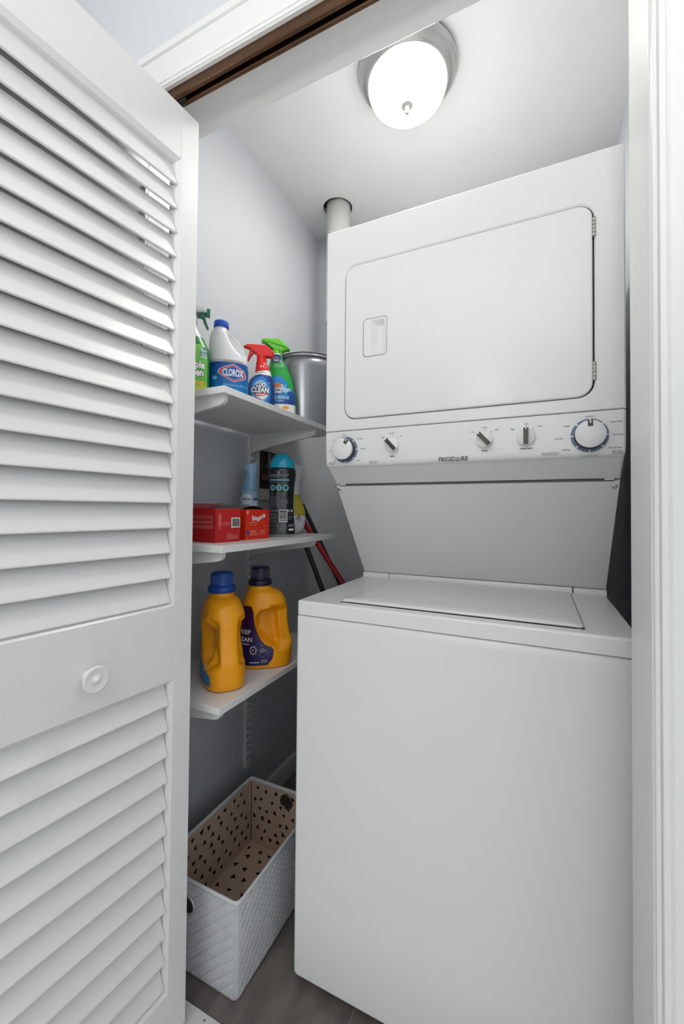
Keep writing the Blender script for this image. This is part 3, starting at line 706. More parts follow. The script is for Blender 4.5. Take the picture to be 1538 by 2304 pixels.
def scale_poly(P, k): cx = sum(p[0] for p in P) / len(P); cz = sum(p[1] for p in P) / len(P); return [(cx + (x - cx) * k, cz + (z - cz) * k) for x, z in P]
mb = MB(); B.shape(mb, scale_poly(dia, 1.07), .0009); mb.build('logo_edge', Mpw, t)
mb = MB(); B.shape(mb, dia, .0011); mb.build('logo_red', mat('logo_red', S(196, 28, 52), .4, noise=.04), t)
mb = MB(); B.shape(mb, scale_poly(dia, .84), .0013); mb.build('logo_line', Mpw, t)
mb = MB(); B.shape(mb, scale_poly(dia, .80), .0015); mb.build('logo_blue', mat('logo_blue', S(0, 88, 176), .4, noise=.04), t)
mb = MB(); B.text(mb, 'CLOROX', X(945), Z(1935), .0262, bold=.035, sx=.49, off=.0019); mb.build('lettering', Mpw, t)
mb = MB(); B.text(mb, 'Kills 99.9% of Germs', X(950), .1175, .0068, bold=.01, off=.001, sx=.9); mb.build('band_lettering', mat('print_red', S(170, 60, 60), .5, noise=.05), t)
mb = MB(); B.text(mb, 'Disinfecting Bleach', X(1010), Z(2165), .0085, shear=.1, bold=.01); B.shape(mb, ell(X(540), Z(1990), .006, .0055), .0007, ); mb.build('small_lettering', mat('print_pale_blue', S(120, 190, 225), .5, noise=.05), t, kind='stuff')

# ---- green all-purpose spray
bx, by = -.85, .836
t = empty('spray_bottle', (bx, by, bz), face_cam(bx, by), 'green cleaner spray bottle with white and dark green trigger, half behind the louvred door', 'spray bottle', 'spray bottles on the top shelf')
X = lambda x: (x + 10) / 9300; Z = lambda y: (2450 - y) / 8784
B = Body([(0, -.043, .043, .029, 2.8), (.004, -.046, .046, .031, 2.8), (.04, -.047, .047, .032, 2.8), (.135, -.047, .0472, .032, 2.8), (.150, -.0425, .0425, .030, 2.5), (.162, -.0372, .0372, .027, 2.3), (.175, -.031, .031, .024, 2.1), (.195, -.021, .0205, .018, 2), (.208, -.0145, .0142, .0142, 2), (.222, -.0125, .0125, .0125, 2)])
mb = MB(); B.mesh(mb, 40, 56); mb.build('body', mat('bottle_clear_grey', S(205, 210, 205), .25, noise=.03), t)
mb = MB(); B.band(mb, .003, .1735, .0005, 16); mb.build('sleeve', mat('sleeve_dark_green', S(34, 128, 62), .35, noise=.12, nscale=12), t)
mb = MB(); B.patch(mb, .006, .150, lambda z: -.041 + max(0, z - .135) * .6, lambda z: .0405 - max(0, z - .125) ** 2 * 14, 16, 12, .0011)
mb.build('label', col_ramp('green_label', [(0, S(70, 175, 60)), (.28, S(190, 190, 40)), (.42, S(90, 180, 60)), (1, S(120, 195, 90))], 0, .15), t)
mb = MB()
for s_, y_, sz in (('simple', 1690, .0262), ('green', 1875, .0262)): B.text(mb, s_, X(305 if s_[0] == 's' else 280), Z(y_) , sz, bold=.10, align='RIGHT', off=.0014, sx=.78)
B.text(mb, 'ALL PURPOSE', X(303), Z(2082), .0150, bold=.10, align='RIGHT', off=.0014, sx=.72); mb.build('lettering_edge', Mblk, t)
mb = MB()
for s_, y_, sz in (('simple', 1690, .0262), ('green', 1875, .0262)): B.text(mb, s_, X(305 if s_[0] == 's' else 280), Z(y_), sz, bold=.045, align='RIGHT', off=.0018, sx=.78)
mb.build('lettering', Mpw, t)
mb = MB(); B.text(mb, 'ALL PURPOSE', X(303), Z(2082), .0150, bold=.045, align='RIGHT', off=.0018, sx=.72); mb.build('lettering_yellow', mat('print_yellow', S(225, 205, 40), .5, noise=.05), t)
mb = MB(); B.shape(mb, [(X(a), Z(b)) for a, b in ((210, 1230), (350, 1260), (355, 1450), (220, 1440))], .0014); mb.build('badge', mat('badge_pale', S(190, 220, 205), .5, noise=.05), t)
mb = MB(); B.text(mb, 'SAFER', X(282), Z(1345), .0075, bold=.02, off=.0018); B.text(mb, 'CHOICE', X(282), Z(1400), .006, bold=.02, off=.0018); B.shape(mb, ell(X(290), Z(1215), .0036, .0042), .0019); mb.build('badge_lettering', mat('badge_blue', S(70, 90, 150), .5, noise=.05), t)
Mdg = mat('trigger_dark_green', S(20, 110, 84), .35, noise=.05)
mb = MB(); solid(mb, [(X(a), Z(b)) for a, b in ((-260, 130), (300, 145), (345, 175), (345, 290), (100, 285), (90, 420), (-120, 420), (-130, 330), (-330, 300), (-340, 160))], .0135); mb.build('head', Mwhite, t)
mb = MB(); mb.lathe([(0, .2125), (.0145, .2125), (.0155, .2145), (.0155, .2335), (.0145, .2355), (0, .2355)], n=28); mb.build('collar', Mwhite, t)
mb = MB(); solid(mb, [(X(a), Z(b)) for a, b in ((346, 178), (432, 190), (430, 345), (330, 340), (325, 305), (346, 292))], .010, .0015, .001); mb.build('nozzle', Mdg, t)
mb = MB(); solid(mb, [(X(a), Z(b)) for a, b in ((120, 380), (215, 290), (330, 300), (310, 350), (330, 450), (365, 560), (408, 640), (375, 665), (330, 600), (275, 500), (250, 420), (190, 395), (140, 410))], .007, .002, .002); mb.build('trigger', Mdg, t)
mb = MB(); mb.tube([(0, 0, .23), (.001, 0, .12), (.004, 0, .012)], .002, 8); mb.build('dip_tube', Mwhite, t)

# ---- stain remover spray
bx, by = -.80, 1.083
t = empty('spray_bottle', (bx, by, bz), face_cam(bx, by), 'blue stain remover spray bottle with red trigger reading OXI CLEAN on the top shelf', 'spray bottle', 'spray bottles on the top shelf')
X = lambda x: (x - 447) / 6948; Z = lambda y: (1845 - y) / 6816
B = Body([(0, -.037, .037, .027, 2.8), (.004, -.040, .040, .029, 2.8), (.05, -.0425, .0425, .031, 2.7), (.09, -.0425, .0425, .031, 2.6), (.107, -.041, .0415, .030, 2.4), (.124, -.034, .0375, .028, 2.2), (.135, -.0235, .0345, .025, 2), (.140, -.019, .032, .023, 2), (.150, -.0175, .029, .0215, 2), (.160, -.016, .0235, .019, 2), (.186, -.0145, .0145, .0145, 2)])
mb = MB(); B.mesh(mb, 46, 56); mb.build('body', Mwhite, t)
mb = MB(); B.band(mb, .003, .1345, .0005, 16); lb = mb.build('label', mat('label_navy', S(16, 52, 120), .3, noise=.25, nscale=18), t)
for k, (rx, rz, c) in enumerate(((.037, .055, S(10, 84, 165)), (.032, .046, S(30, 120, 200)), (.025, .035, S(120, 190, 232)), (.021, .028, S(20, 70, 150)))):
    mb = MB(); B.shape(mb, [(x, max(.004, z)) for x, z in ell(X(430), Z(1290), rx, rz, 36)], .0007 + .0002 * k); mb.build('label_glow', mat('glow_ring_%d' % k, c, .35, noise=.15, nscale=60), t)
mb = MB()
B.text(mb, 'OXI', X(430), Z(1205), .0200, bold=.10, shear=.12, off=.0020, sx=.80); B.text(mb, 'CLEAN', X(420), Z(1325), .0225, bold=.10, shear=.12, off=.0020, sx=.74); mb.build('lettering_edge', Mblk, t)
mb = MB(); B.text(mb, 'OXI', X(430), Z(1205), .0200, bold=.045, shear=.12, off=.0025, sx=.80); B.text(mb, 'CLEAN', X(420), Z(1325), .0225, bold=.045, shear=.12, off=.0025, sx=.74); mb.build('lettering', Mpw, t)
mb = MB(); B.shape(mb, [(X(a), Z(b)) for a, b in ((300, 1370), (330, 1350), (590, 1325), (605, 1350), (570, 1385), (320, 1405))], .0021); mb.build('red_banner', mat('banner_red', S(206, 70, 50), .4, noise=.05), t)
mb = MB(); B.shape(mb, [(X(a), Z(b)) for a, b in ((330, 1415), (600, 1385), (480, 1475), (420, 1460))], .0021); mb.build('white_swoosh', Mpw, t)
mb = MB(); B.text(mb, 'MAXFORCE', X(450), Z(1386), .0062, bold=.03, off=.0026, shear=.1); mb.build('banner_lettering', Mpw, t)
mb = MB(); B.text(mb, 'STAIN REMOVER', X(440), Z(885), .0038, off=.001); mb.build('small_lettering', Mblk, t)
mb = MB()
for (a, b, q) in ((430, 1060, .0016), (530, 1025, .0014), (605, 1110, .0016), (625, 1190, .0013), (300, 1120, .0012), (640, 1300, .0012), (560, 960, .001), (470, 980, .0009), (600, 980, .0009)): B.shape(mb, ell(X(a), Z(b), q, q, 8), .0018)
mb.build('sparkle', mat('print_sky', S(150, 215, 240), .5, noise=.04), t, kind='stuff')
Mred = mat('trigger_red', S(222, 26, 22), .32, noise=.05, nscale=20)
Bs = Body([(.1475, -.0190, .0275, .0215, 2), (.152, -.0200, .028, .022, 2), (.157, -.0185, .0265, .021, 2), (.162, -.0190, .0245, .0200, 2), (.168, -.0172, .0225, .019, 2), (.173, -.0175, .0195, .0178, 2), (.186, -.0150, .0160, .0155, 2), (.200, -.0148, .0158, .0150, 2)], foot=0)
mb = MB(); Bs.mesh(mb, 26, 40); mb.build('shroud', Mred, t)
mb = MB(); Bs.text(mb, '5-1', X(465), Z(760), .0105, bold=.03, off=.0008); mb.build('shroud_lettering', Mpw, t)
mb = MB()
for k in range(6): Bs.shape(mb, ell(X(525 + 14 * k), Z(640 + 27 * k), .0008, .0011, 6), .0009)
mb.build('shroud_dots', Mpw, t, kind='stuff')
mb = MB(); solid(mb, [(X(a), Z(b)) for a, b in ((130, 245), (550, 238), (620, 290), (715, 385), (715, 480), (650, 500), (560, 492), (540, 500), (350, 500), (330, 440), (240, 400), (195, 345), (130, 320), (105, 290))], .0125, .005, .003); mb.build('head', Mred, t)
mb = MB(); mb.lathe([(0, -.007), (.0045, -.007), (.0055, 0), (.007, .004), (.007, .010)], c=(X(112), 0, Z(296)), n=16, axis='x'); mb.build('nozzle', Mred, t)
mb = MB(); solid(mb, [(X(a), Z(b)) for a, b in ((175, 335), (290, 390), (265, 440), (215, 510), (165, 608), (140, 598), (160, 500), (185, 400))], .0075, .002, .002); mb.build('trigger', Mred, t)

# ---- green shower cleaner spray
bx, by = -.788, 1.176
t = empty('spray_bottle', (bx, by, bz), face_cam(bx, by), 'green surface cleaner spray bottle with lime green trigger, next to the grey bucket', 'spray bottle', 'spray bottles on the top shelf')
X = lambda x: (x - 903) / 6438; Z = lambda y: (1970 - y) / 6378
B = Body([(0, -.042, .044, .028, 2.8), (.004, -.045, .047, .030, 2.8), (.05, -.048, .051, .032, 2.6), (.078, -.048, .0508, .032, 2.5), (.1, -.048, .048, .031, 2.4), (.13, -.047, .042, .029, 2.2), (.152, -.045, .0365, .026, 2.1), (.176, -.042, .0275, .022, 2), (.2, -.038, .0170, .0185, 2), (.215, -.0355, .0075, .016, 2), (.232, -.0325, .0040, .0145, 2), (.2355, -.030, .0015, .013, 2)])
mb = MB(); B.mesh(mb, 46, 56); mb.build('body', mat('bottle_green', S(34, 158, 62), .25, noise=.1, nscale=14), t)
mb = MB(); B.band(mb, .232, .2352, .0005, 2); mb.build('neck_band', Mpw, t)
mb = MB(); B.patch(mb, .203, .232, -.75, .66, 12, 6); mb.build('neck_label', mat('label_purple', S(48, 46, 112), .35, noise=.06), t)
mb = MB(); B.text(mb, 'DIRT &', X(795), Z(612), .0058, bold=.02); B.text(mb, 'GRIME', X(795), Z(648), .0058, bold=.02); B.text(mb, 'Tough on', X(795), Z(565), .0045); mb.build('neck_lettering', Mpw, t)
mb = MB(); B.patch(mb, .003, .061, -.99, .99, 20, 6, .0006); mb.build('white_base_label', Mpw, t)
mb = MB(); B.patch(mb, .061, .112, -.99, .99, 24, 8, .0006)
mb.build('navy_label', col_ramp('navy_to_blue', [(0, S(24, 60, 130)), (1, S(20, 80, 150))], .055, .11, .3), t)
mb = MB(); B.shape(mb, [(x, max(.0625, z)) for x, z in ell(X(830), .110, .036, .046, 36)], .0009); mb.build('blue_label', mat('label_blue', S(24, 130, 200), .3, noise=.1, nscale=30), t)
mb = MB()
for (a, b, q) in ((905, 1250, .006), (950, 1230, .007), (1000, 1260, .007), (1050, 1280, .006), (1090, 1250, .004), (960, 1300, .006), (1010, 1320, .005), (930, 1180, .005), (1000, 1180, .003), (1110, 1290, .003), (900, 1310, .006)):
    B.shape(mb, [(X(a) + q * (1 if k % 2 else .62) * cos(pi * k / 7), Z(b) + q * (1 if k % 2 else .62) * sin(pi * k / 7)) for k in range(14)], .0014)
mb.build('foam_print', mat('print_foam', S(170, 205, 225), .5, noise=.06), t, kind='stuff')
mb = MB(); B.shape(mb, ell(X(832), Z(1195), .0165, .010, 20), .0013); mb.build('orange_print', mat('print_orange', S(214, 120, 70), .5, noise=.35, nscale=120), t)
mb = MB(); B.text(mb, 'Scrubbing', X(925), Z(1275), .0125, bold=.10, align='RIGHT', off=.0018, shear=.05); B.text(mb, 'Bubbles', X(915), Z(1350), .0135, bold=.10, align='RIGHT', off=.0018, shear=.05); mb.build('lettering_edge', Mblk, t)
mb = MB(); B.text(mb, 'Scrubbing', X(925), Z(1275), .0125, bold=.03, align='RIGHT', off=.0022, shear=.05); B.text(mb, 'Bubbles', X(915), Z(1350), .0135, bold=.03, align='RIGHT', off=.0022, shear=.05); mb.build('lettering', Mpw, t)
mb = MB(); B.text(mb, 'MULTI SURFACE', X(1078), Z(1470), .0135, bold=.04, align='RIGHT', off=.0016, sx=.86); B.text(mb, 'Cleaner', X(880), Z(1530), .0095, bold=.0, off=.0016); B.text(mb, 'Clean', X(805), Z(755), .0055, shear=.2); mb.build('surface_lettering', mat('print_pale', S(190, 215, 230), .5, noise=.04), t, kind='stuff')
mb = MB()
for j in range(2): B.patch(mb, Z(742 + 20 * j), Z(736 + 20 * j), lambda z: X(870), lambda z: X(960), 6, 1, .001)
for (a, b) in ((735, 720), (735, 775)): B.patch(mb, Z(b + 4), Z(b), lambda z: X(745), lambda z: X(860), 6, 1, .001)
mb.build('line_print', Mpw, t, kind='stuff')
mb = MB(); B.shape(mb, ell(X(1010), Z(1655), .011, .0058, 20), .0012); mb.build('lemon_print', mat('print_lemon', S(232, 170, 40), .5, noise=.2, nscale=80), t)
Mlg = mat('trigger_lime', S(98, 198, 40), .32, noise=.05, nscale=20)
mb = MB(); solid(mb, [(X(a), Z(b)) for a, b in ((520, 148), (870, 140), (960, 215), (1105, 360), (1000, 385), (930, 425), (735, 375), (640, 300), (570, 240), (480, 228), (478, 180))], .0135, .006, .004); mb.build('head', Mlg, t)
mb = MB(); solid(mb, [(X(a), Z(b)) for a, b in ((850, 360), (960, 340), (1000, 385), (930, 425), (925, 495), (895, 500), (865, 465))], .009, .003, .003); mb.build('rear_shroud', Mlg, t)
mb = MB(); mb.lathe([(0, .228), (.0125, .228), (.0128, .2315), (.0125, .252), (0, .252)], c=(-.0155, 0, 0), n=28)
for k in range(20):
    a = 2 * pi * k / 20; x, y = -.0155 + .0126 * cos(a), .0126 * sin(a); mb.box(x - .0006, x + .0006, y - .0006, y + .0006, .236, .250)
mb.build('collar', Mlg, t)
mb = MB(); solid(mb, [(X(a), Z(b)) for a, b in ((560, 240), (640, 300), (720, 360), (690, 380), (640, 330), (590, 420), (560, 520), (535, 510), (555, 400), (575, 300))], .006, .002, .002); mb.build('trigger', mat('trigger_inner_dark', S(40, 70, 30), .4, noise=.1), t)

# ---- bucket
bx, by = -.788, 1.345
t = empty('bucket', (bx, by, .288), 0, 'grey bucket with rolled rim and wire handle at the end of the top shelf', 'bucket')
Mbk = mat('bucket_grey', S(150, 153, 160), .27, metal=.4, noise=.06, nscale=6, stretch=(1, 1, .1))
R0, R1, HB = .102, .134, .247
pr = [(0, .004), (R0 - .006, .004), (R0 - .004, 0), (R0, .001), (R0 + .002, .006)]
for k in range(1, 9): pr.append((R0 + .002 + (R1 - R0 - .002) * k / 8, .006 + (HB - .010) * k / 8))
pr += [(R1 - .002, HB - .004), (R0, .010), (0, .010)]
MB().lathe(pr, n=64).build('pail', Mbk, t)
mb = MB(); n = 10; L = []
for k in range(64):
    a = 2 * pi * k / 64; L.append([((R1 + .001 + .0028 * cos(2 * pi * j / n)) * cos(a), (R1 + .001 + .0028 * cos(2 * pi * j / n)) * sin(a), HB - .002 + .003 * sin(2 * pi * j / n)) for j in range(n)])
L.append(L[0]); mb.loft(L, False, True); mb.build('rim', Mbk, t)
mb = MB(); pts = []
for k in range(25):
    a = pi * k / 24; pts.append(((R1 + .0015) * cos(a - 2.45), (R1 + .0015) * sin(a - 2.45), HB + .012 * sin(a) - .006))
mb.tube(pts, .0022, 8); mb.build('wire_handle', mat('wire_dark', S(70, 72, 76), .35, metal=.8, noise=.1), t)
for a in (-2.45, -2.45 + pi):
    mb = MB(); mb.lathe([(0, .006), (.008, .005), (.009, 0)], c=(0, 0, 0), n=16, axis='x')
    c, s_ = cos(a), sin(a); mb.v = [((R1 - .001 + x) * c - y * s_, (R1 - .001 + x) * s_ + y * c, z + HB - .014) for x, y, z in mb.v]; mb.build('handle_ear', Mbk, t)

# ------------------------------------------------------------------ middle shelf
MZ = -.086
# dryer sheet cartons
Mr1 = mat('carton_red', S(196, 18, 24), .4, noise=.06, nscale=10); Mr2 = mat('carton_orange_red', S(232, 44, 18), .38, noise=.05, nscale=10)
Mpk = mat('print_pink', S(238, 160, 150), .5, noise=.05); Mgr = mat('carton_inside', S(120, 112, 105), .8, noise=.1)
def carton(loc, rz, w, d, h, m, label):
    """w along local +y (right face), d along local -x (left face); the near corner is the origin"""
    t = empty('dryer_sheet_box', loc, rz, label, 'box', 'dryer sheet cartons')
    mb = MB(); th = .0008
    mb.box(-d, 0, 0, w, 0, th); mb.box(-d, 0, 0, th, 0, h); mb.box(-d, 0, w - th, w, 0, h); mb.box(-th, 0, 0, w, 0, h); mb.box(-d, -d + th, 0, w, 0, h)
    mb.build('carton', m, t); return t
t1 = carton((-.738, .814, MZ), radians(-6), .0885, .195, .0875, Mr1, 'dark red dryer sheet box with a barcode, its lid flap lifted, on the middle shelf')
fr_ = lambda x, z: (.0006, x, z)        # right face (local x = 0)
fl_ = lambda x, z: (x, -.0006, z)       # left face
mb = MB()   # print on the left face: rows of small type lines
def lines(mb, fn, x0, x1, zs, th=.0009, rag=.0):
    for z in zs:
        x = x0; 
        while x < x1 - .002:
            w = random.uniform(.004, .012); e = min(x + w, x1 - rag * random.random()); 
            if e > x: mb.add([fn(x, z), fn(e, z), fn(e, z + th), fn(x, z + th)], [(0, 1, 2, 3)])
            x = e + .0012
mb = MB(); lines(mb, fl_, -.115, -.004, (.0690,), .0005); lines(mb, fl_, -.115, -.006, (.0655, .0625), .0011); lines(mb, fl_, -.115, -.004, (.0575,), .0005)
lines(mb, fl_, -.115, -.006, (.0525, .049), .0013); lines(mb, fl_, -.115, -.006, (.0425, .0390, .0360), .0012); mb.build('side_print', Mpk, t1, kind='stuff')
mb = MB()
def quad(mb, fn, x0, x1, z0, z1): mb.add([fn(x0, z0), fn(x1, z0), fn(x1, z1), fn(x0, z1)], [(0, 1, 2, 3)])
quad(mb, fr_, .0545, .0860, .0370, .0640); mb.build('barcode_panel', Mpw, t1)
mb = MB(); fr2 = lambda x, z: (.0011, x, z); x = .058
random.seed(3)
while x < .083:
    w = random.choice((.0006, .0009, .0016)); quad(mb, fr2, x, x + w, .0400, .0610); x += w + random.choice((.0006, .001))
mb.build('barcode_bars', Mblk, t1, kind='stuff')
mb = MB(); lines(mb, fr_, .010, .020, (.0745,), .0009)
for cz in (.0655, .049): ring(mb, [(.0155 + .0055 * cos(q), cz + .0055 * sin(q)) for q in [2 * pi * k / 16 for k in range(16)]], [(.0155 + .0035 * cos(q), cz + .0035 * sin(q)) for q in [2 * pi * k / 16 for k in range(16)]], lambda p, q: (q, p[0], p[1]), .0006, .0002)
put_text(mb, 'HE', fr_, .0155, .0555, .006, bold=.03)
lines(mb, fr_, .026, .051, (.0510, .0475, .0440), .0011, .006); lines(mb, fr_, .011, .021, (.0395, .0370, .0345), .0008, .003)
lines(mb, fr_, .0405, .060, (.0210,), .0010); lines(mb, fr_, .040, .083, (.0165, .0135), .0010, .008); lines(mb, fr_, .040, .083, (.0105, .0080), .0010, .008)
mb.build('end_print', Mpk, t1, kind='stuff')
mb = MB(); fz = lambda x, y, o=0: (x, y, .0882 + (y - .002) * .17 + .004 * sin(min(1, max(0, (y) / .085)) * pi) + o)
NX, NY = 8, 8; L = [[fz(-.192 + .162 * i / NX, .001 + .08 * j / NY) for i in range(NX + 1)] for j in range(NY + 1)]
mb.loft(L, False, True, closed=False); mb.loft([[(a, b, c - .0008) for a, b, c in l] for l in L], False, True, closed=False); fl1 = mb.build('lid_flap', mat('flap_red', S(170, 40, 44), .4, noise=.06), t1)
mb = MB(); put_text(mb, 'bounce', lambda x, y: fz(-.10 - x, .062 - y, .0012), 0, 0, .034, bold=.03); mb.build('flap_lettering', Mpw, t1)
t2 = carton((-.742, .938, MZ), radians(-3), .107, .190, .0855, Mr2, 'orange red dryer sheet box lettered bounce beside the black bottle')
mb = MB(); 
for i, (c, dz, rr) in enumerate((('b', .000, .10), ('o', .001, .12), ('u', -.0045, .05), ('n', -.001, .2), ('c', .0045, .15), ('e', .0075, .18))):
    put_text(mb, c, fr_, .0345 + i * .0098, .0545 + dz * .7 + i * .0006, .0205, bold=.05, rot=rr)
mb.build('lettering', Mpw, t2)
mb = MB(); lines(mb, fr_, .016, .054, (.0470,), .0014); lines(mb, fr_, .018, .050, (.0415,), .0009); lines(mb, fr_, .020, .050, (.0245, .0215, .0185), .0010, .01); lines(mb, fr_, .020, .058, (.0145, .0125), .0010, .004)
lines(mb, fr_, .066, .090, (.0240, .0205, .0170, .0140), .0010, .01); lines(mb, fr_, .086, .094, (.0360,), .0012); quad(mb, fr_, .0065, .0135, .073, .0815); mb.build('face_print', mat('print_peach', S(245, 190, 160), .5, noise=.05), t2, kind='stuff')
mb = MB(); mb.lathe([(.0065, 0), (0, 0)], c=(.001, .0115, .0205), n=18, axis='x'); mb.build('blue_seal', mat('seal_blue', S(60, 70, 150), .4, noise=.1), t2)
mb = MB(); L = [[(-.185 + .17 * i / 8, .002 + .10 * j / 6, .0865 + .013 * sin(pi * j / 6) * (1 - .25 * i / 8)) for i in range(9)] for j in range(7)]
mb.loft(L, False, True, closed=False); mb.loft([[(a, b, c - .0008) for a, b, c in l] for l in L], False, True, closed=False); mb.build('lid_flap', Mgr, t2)

# ---- air freshener
bx, by = -.862, 1.110
t = empty('air_freshener', (bx, by, MZ), face_cam(bx, by), 'pale blue air freshener spray with flared top standing behind the red boxes', 'air freshener')
X = lambda x: (x - 542) / 2692; Z = lambda y: (846 - y) / 2631
B = Body([(0, -.030, .030, .026, 2), (.004, -.032, .032, .028, 2), (.05, -.032, .032, .028, 2), (.0935, -.0295, .0290, .027, 2), (.124, -.0292, .0285, .026, 2), (.150, -.0265, .0265, .0245, 2), (.177, -.0190, .0250, .021, 2), (.196, -.0145, .0232, .0185, 2), (.209, -.0170, .0245, .019, 2), (.219, -.0235, .0270, .021, 2), (.2235, -.0270, .0290, .022, 2)])
mb = MB(); B.mesh(mb, 40, 48); mb.v = [(x, y, z + smooth(.205, .2235, z) * (x + .027) * .36) for x, y, z in mb.v]
mb.build('body', col_ramp('freshener_blue', [(0, S(205, 215, 225)), (.5, S(190, 210, 228)), (.72, S(120, 165, 200)), (1, S(150, 188, 215))], 0, .23, .3), t)
mb = MB(); mb.lathe([(0, .004), (.012, .004), (.012, -.004), (0, -.004)], c=(.006, 0, .230), n=20); mb.build('nozzle', mat('nozzle_blue', S(150, 190, 220), .35, noise=.03), t)
cx_, cz_ = X(520), Z(532)
mb = MB(); B.patch(mb, cz_ - .003, cz_ + .003, -.96, .96, 20, 2, .0008); mb.build('blue_stripe', mat('stripe_blue', S(24, 84, 150), .4, noise=.05), t)
mb = MB(); B.shape(mb, ell(cx_, cz_, .0205, .0205, 30), .0013); mb.build('logo_rim', mat('logo_navy', S(40, 60, 110), .4, noise=.05), t)
mb = MB(); B.shape(mb, ell(cx_, cz_, .0192, .0192, 30), .0017); mb.build('logo_disc', mat('logo_pale', S(205, 216, 230), .4, noise=.03), t)
mb = MB(); B.text(mb, 'febreze', cx_, cz_ - .004, .0125, shear=.25, bold=.01, off=.0022, sx=.82); B.text(mb, 'AIR EFFECTS', X(570), Z(462), .0042, off=.001); mb.build('lettering', Mink, t)

# ---- black scent booster bottle
bx, by = -.765, 1.155
t = empty('scent_booster_bottle', (bx, by, MZ), face_cam(bx, by), 'black laundry booster bottle with bright teal cap, back label showing, on the middle shelf', 'bottle')
X = lambda x: (x - 701) / 6616; Z = lambda y: (2160 - y) / 6557
B = Body([(0, -.042, .042, .034, 2.3), (.004, -.0450, .0440, .036, 2.3), (.009, -.0455, .0445, .0365, 2.3), (.04, -.0440, .0425, .035, 2.3), (.07, -.0410, .0405, .034, 2.3), (.1, -.0395, .0390, .033, 2.3), (.139, -.0405, .0400, .033, 2.3), (.177, -.0425, .0430, .0345, 2.3), (.200, -.0450, .0455, .036, 2.3), (.210, -.0450, .0458, .036, 2.3), (.218, -.0430, .0440, .0345, 2.2), (.2235, -.0395, .0405, .032, 2.1)])
mb = MB(); B.mesh(mb, 50, 64); mb.build('body', mat('bottle_black', (.012, .012, .016, 1), .22, noise=.1, coat=.2), t)
mb = MB(); B.band(mb, .001, .006, .0006, 3); mb.build('base_band', mat('base_grey', S(175, 180, 178), .4, noise=.05), t)
Bc = Body([(.2215, -.0385, .0415, .033, 2.2), (.2235, -.0400, .0425, .034, 2.2), (.232, -.0395, .0415, .0335, 2.2), (.245, -.0365, .0390, .031, 2.1), (.256, -.031, .0350, .027, 2), (.264, -.0230, .0300, .021, 2), (.270, -.0140, .0200, .013, 2), (.2725, -.004, .008, .004, 2)], foot=0)
mb = MB(); Bc.mesh(mb, 30, 56); mb.v = [(x, y, z - smooth(.014, .026, x) * smooth(.25, .268, z) * .008) for x, y, z in mb.v]; mb.build('cap', mat('cap_teal', S(0, 165, 200), .22, noise=.05, nscale=10, coat=.3), t)
Mtl = mat('print_teal', S(110, 185, 190), .5, noise=.05); Mgp = mat('print_greyish', S(150, 150, 152), .5, noise=.08)
mb = MB(); B.patch(mb, Z(988), Z(955), lambda z: X(452), lambda z: X(855), 12, 2, .0008)
for cx0 in (513, 640, 785): B.shape(mb, ell(X(cx0), Z(1135), .0092 if cx0 > 600 else .0072, .0105, 20), .0008)
for a, b in ((555, 590), (700, 735)): B.patch(mb, Z(1140), Z(1130), lambda z, a=a: X(a), lambda z, b=b: X(b), 2, 1, .0008)
mb.build('teal_print', Mtl, t)
mb = MB(); B.shape(mb, [(X(a), Z(b)) for a, b in ((500, 1110), (512, 1085), (530, 1120), (535, 1160), (500, 1165))], .0013); B.shape(mb, [(X(a), Z(b)) for a, b in ((628, 1100), (648, 1100), (650, 1170), (630, 1170))], .0013)
B.shape(mb, [(X(a), Z(b)) for a, b in ((750, 1115), (775, 1100), (800, 1100), (825, 1115), (812, 1135), (806, 1170), (765, 1170), (762, 1135))], .0013); mb.build('icon_print', Mblk, t)
mb = MB()
def blines(rows, x0, x1, th=.0012, rag=.008):
    for y in rows:
        e = X(x1) - random.random() * rag; B.patch(mb, Z(y), Z(y) + th, lambda z: X(x0), lambda z: e, 8, 1, .0009)
blines((865, 890), 450, 855, .0016); blines((916,), 450, 640, .0014); blines((1025,), 460, 610, .0012); blines((1250, 1275), 482, 552); blines((1250, 1275), 582, 700); blines((1250, 1275), 745, 820)
blines((1320, 1352), 462, 740); blines((1385, 1415, 1440, 1468, 1495, 1522), 460, 845); blines((1555,), 455, 825)
blines((1600, 1625, 1650, 1685, 1710, 1735, 1765, 1790, 1820, 1845, 1870), 445, 630, .0014, .004); blines((1905, 1935, 1960, 1990, 2015, 2040, 2065, 2095), 440, 830, .0013, .012)
blines((1690, 1745, 1770, 1800), 845, 940, .001, .004); mb.build('back_print', Mgp, t, kind='stuff')
mb = MB(); B.patch(mb, Z(1862), Z(1595), lambda z: X(645), lambda z: X(822), 10, 6, .0010)
B.patch(mb, Z(2040), Z(2000), lambda z: X(855), lambda z: X(955), 6, 2, .0010); mb.build('barcode_panel', Mpw, t)
mb = MB(); z = Z(1835); 
while z < Z(1620):
    w = random.choice((.0008, .0014, .0026)); B.patch(mb, z, z + w, lambda q: X(655), lambda q: X(808), 8, 1, .0014); z += w + random.choice((.0008, .0014))
mb.build('barcode_bars', Mblk, t, kind='stuff')
mb = MB()
for cx0 in (878, 930):
    for q in range(3):
        a = pi / 2 + 2 * pi * q / 3; c = (X(cx0) + .0030 * cos(a), Z(1930) + .0034 * sin(a))
        B.shape(mb, [(c[0] + .0022 * cos(a + k * 2 * pi / 3), c[1] + .0024 * sin(a + k * 2 * pi / 3)) for k in range(3)], .0012)
for (a, b, c, d) in ((830, 1595, 872, 1602), (830, 1640, 872, 1647), (830, 1602, 838, 1640), (864, 1602, 872, 1640), (895, 1600, 930, 1640)): B.patch(mb, Z(d), Z(b), lambda z, a=a: X(a), lambda z, c=c: X(c), 2, 1, .0010)
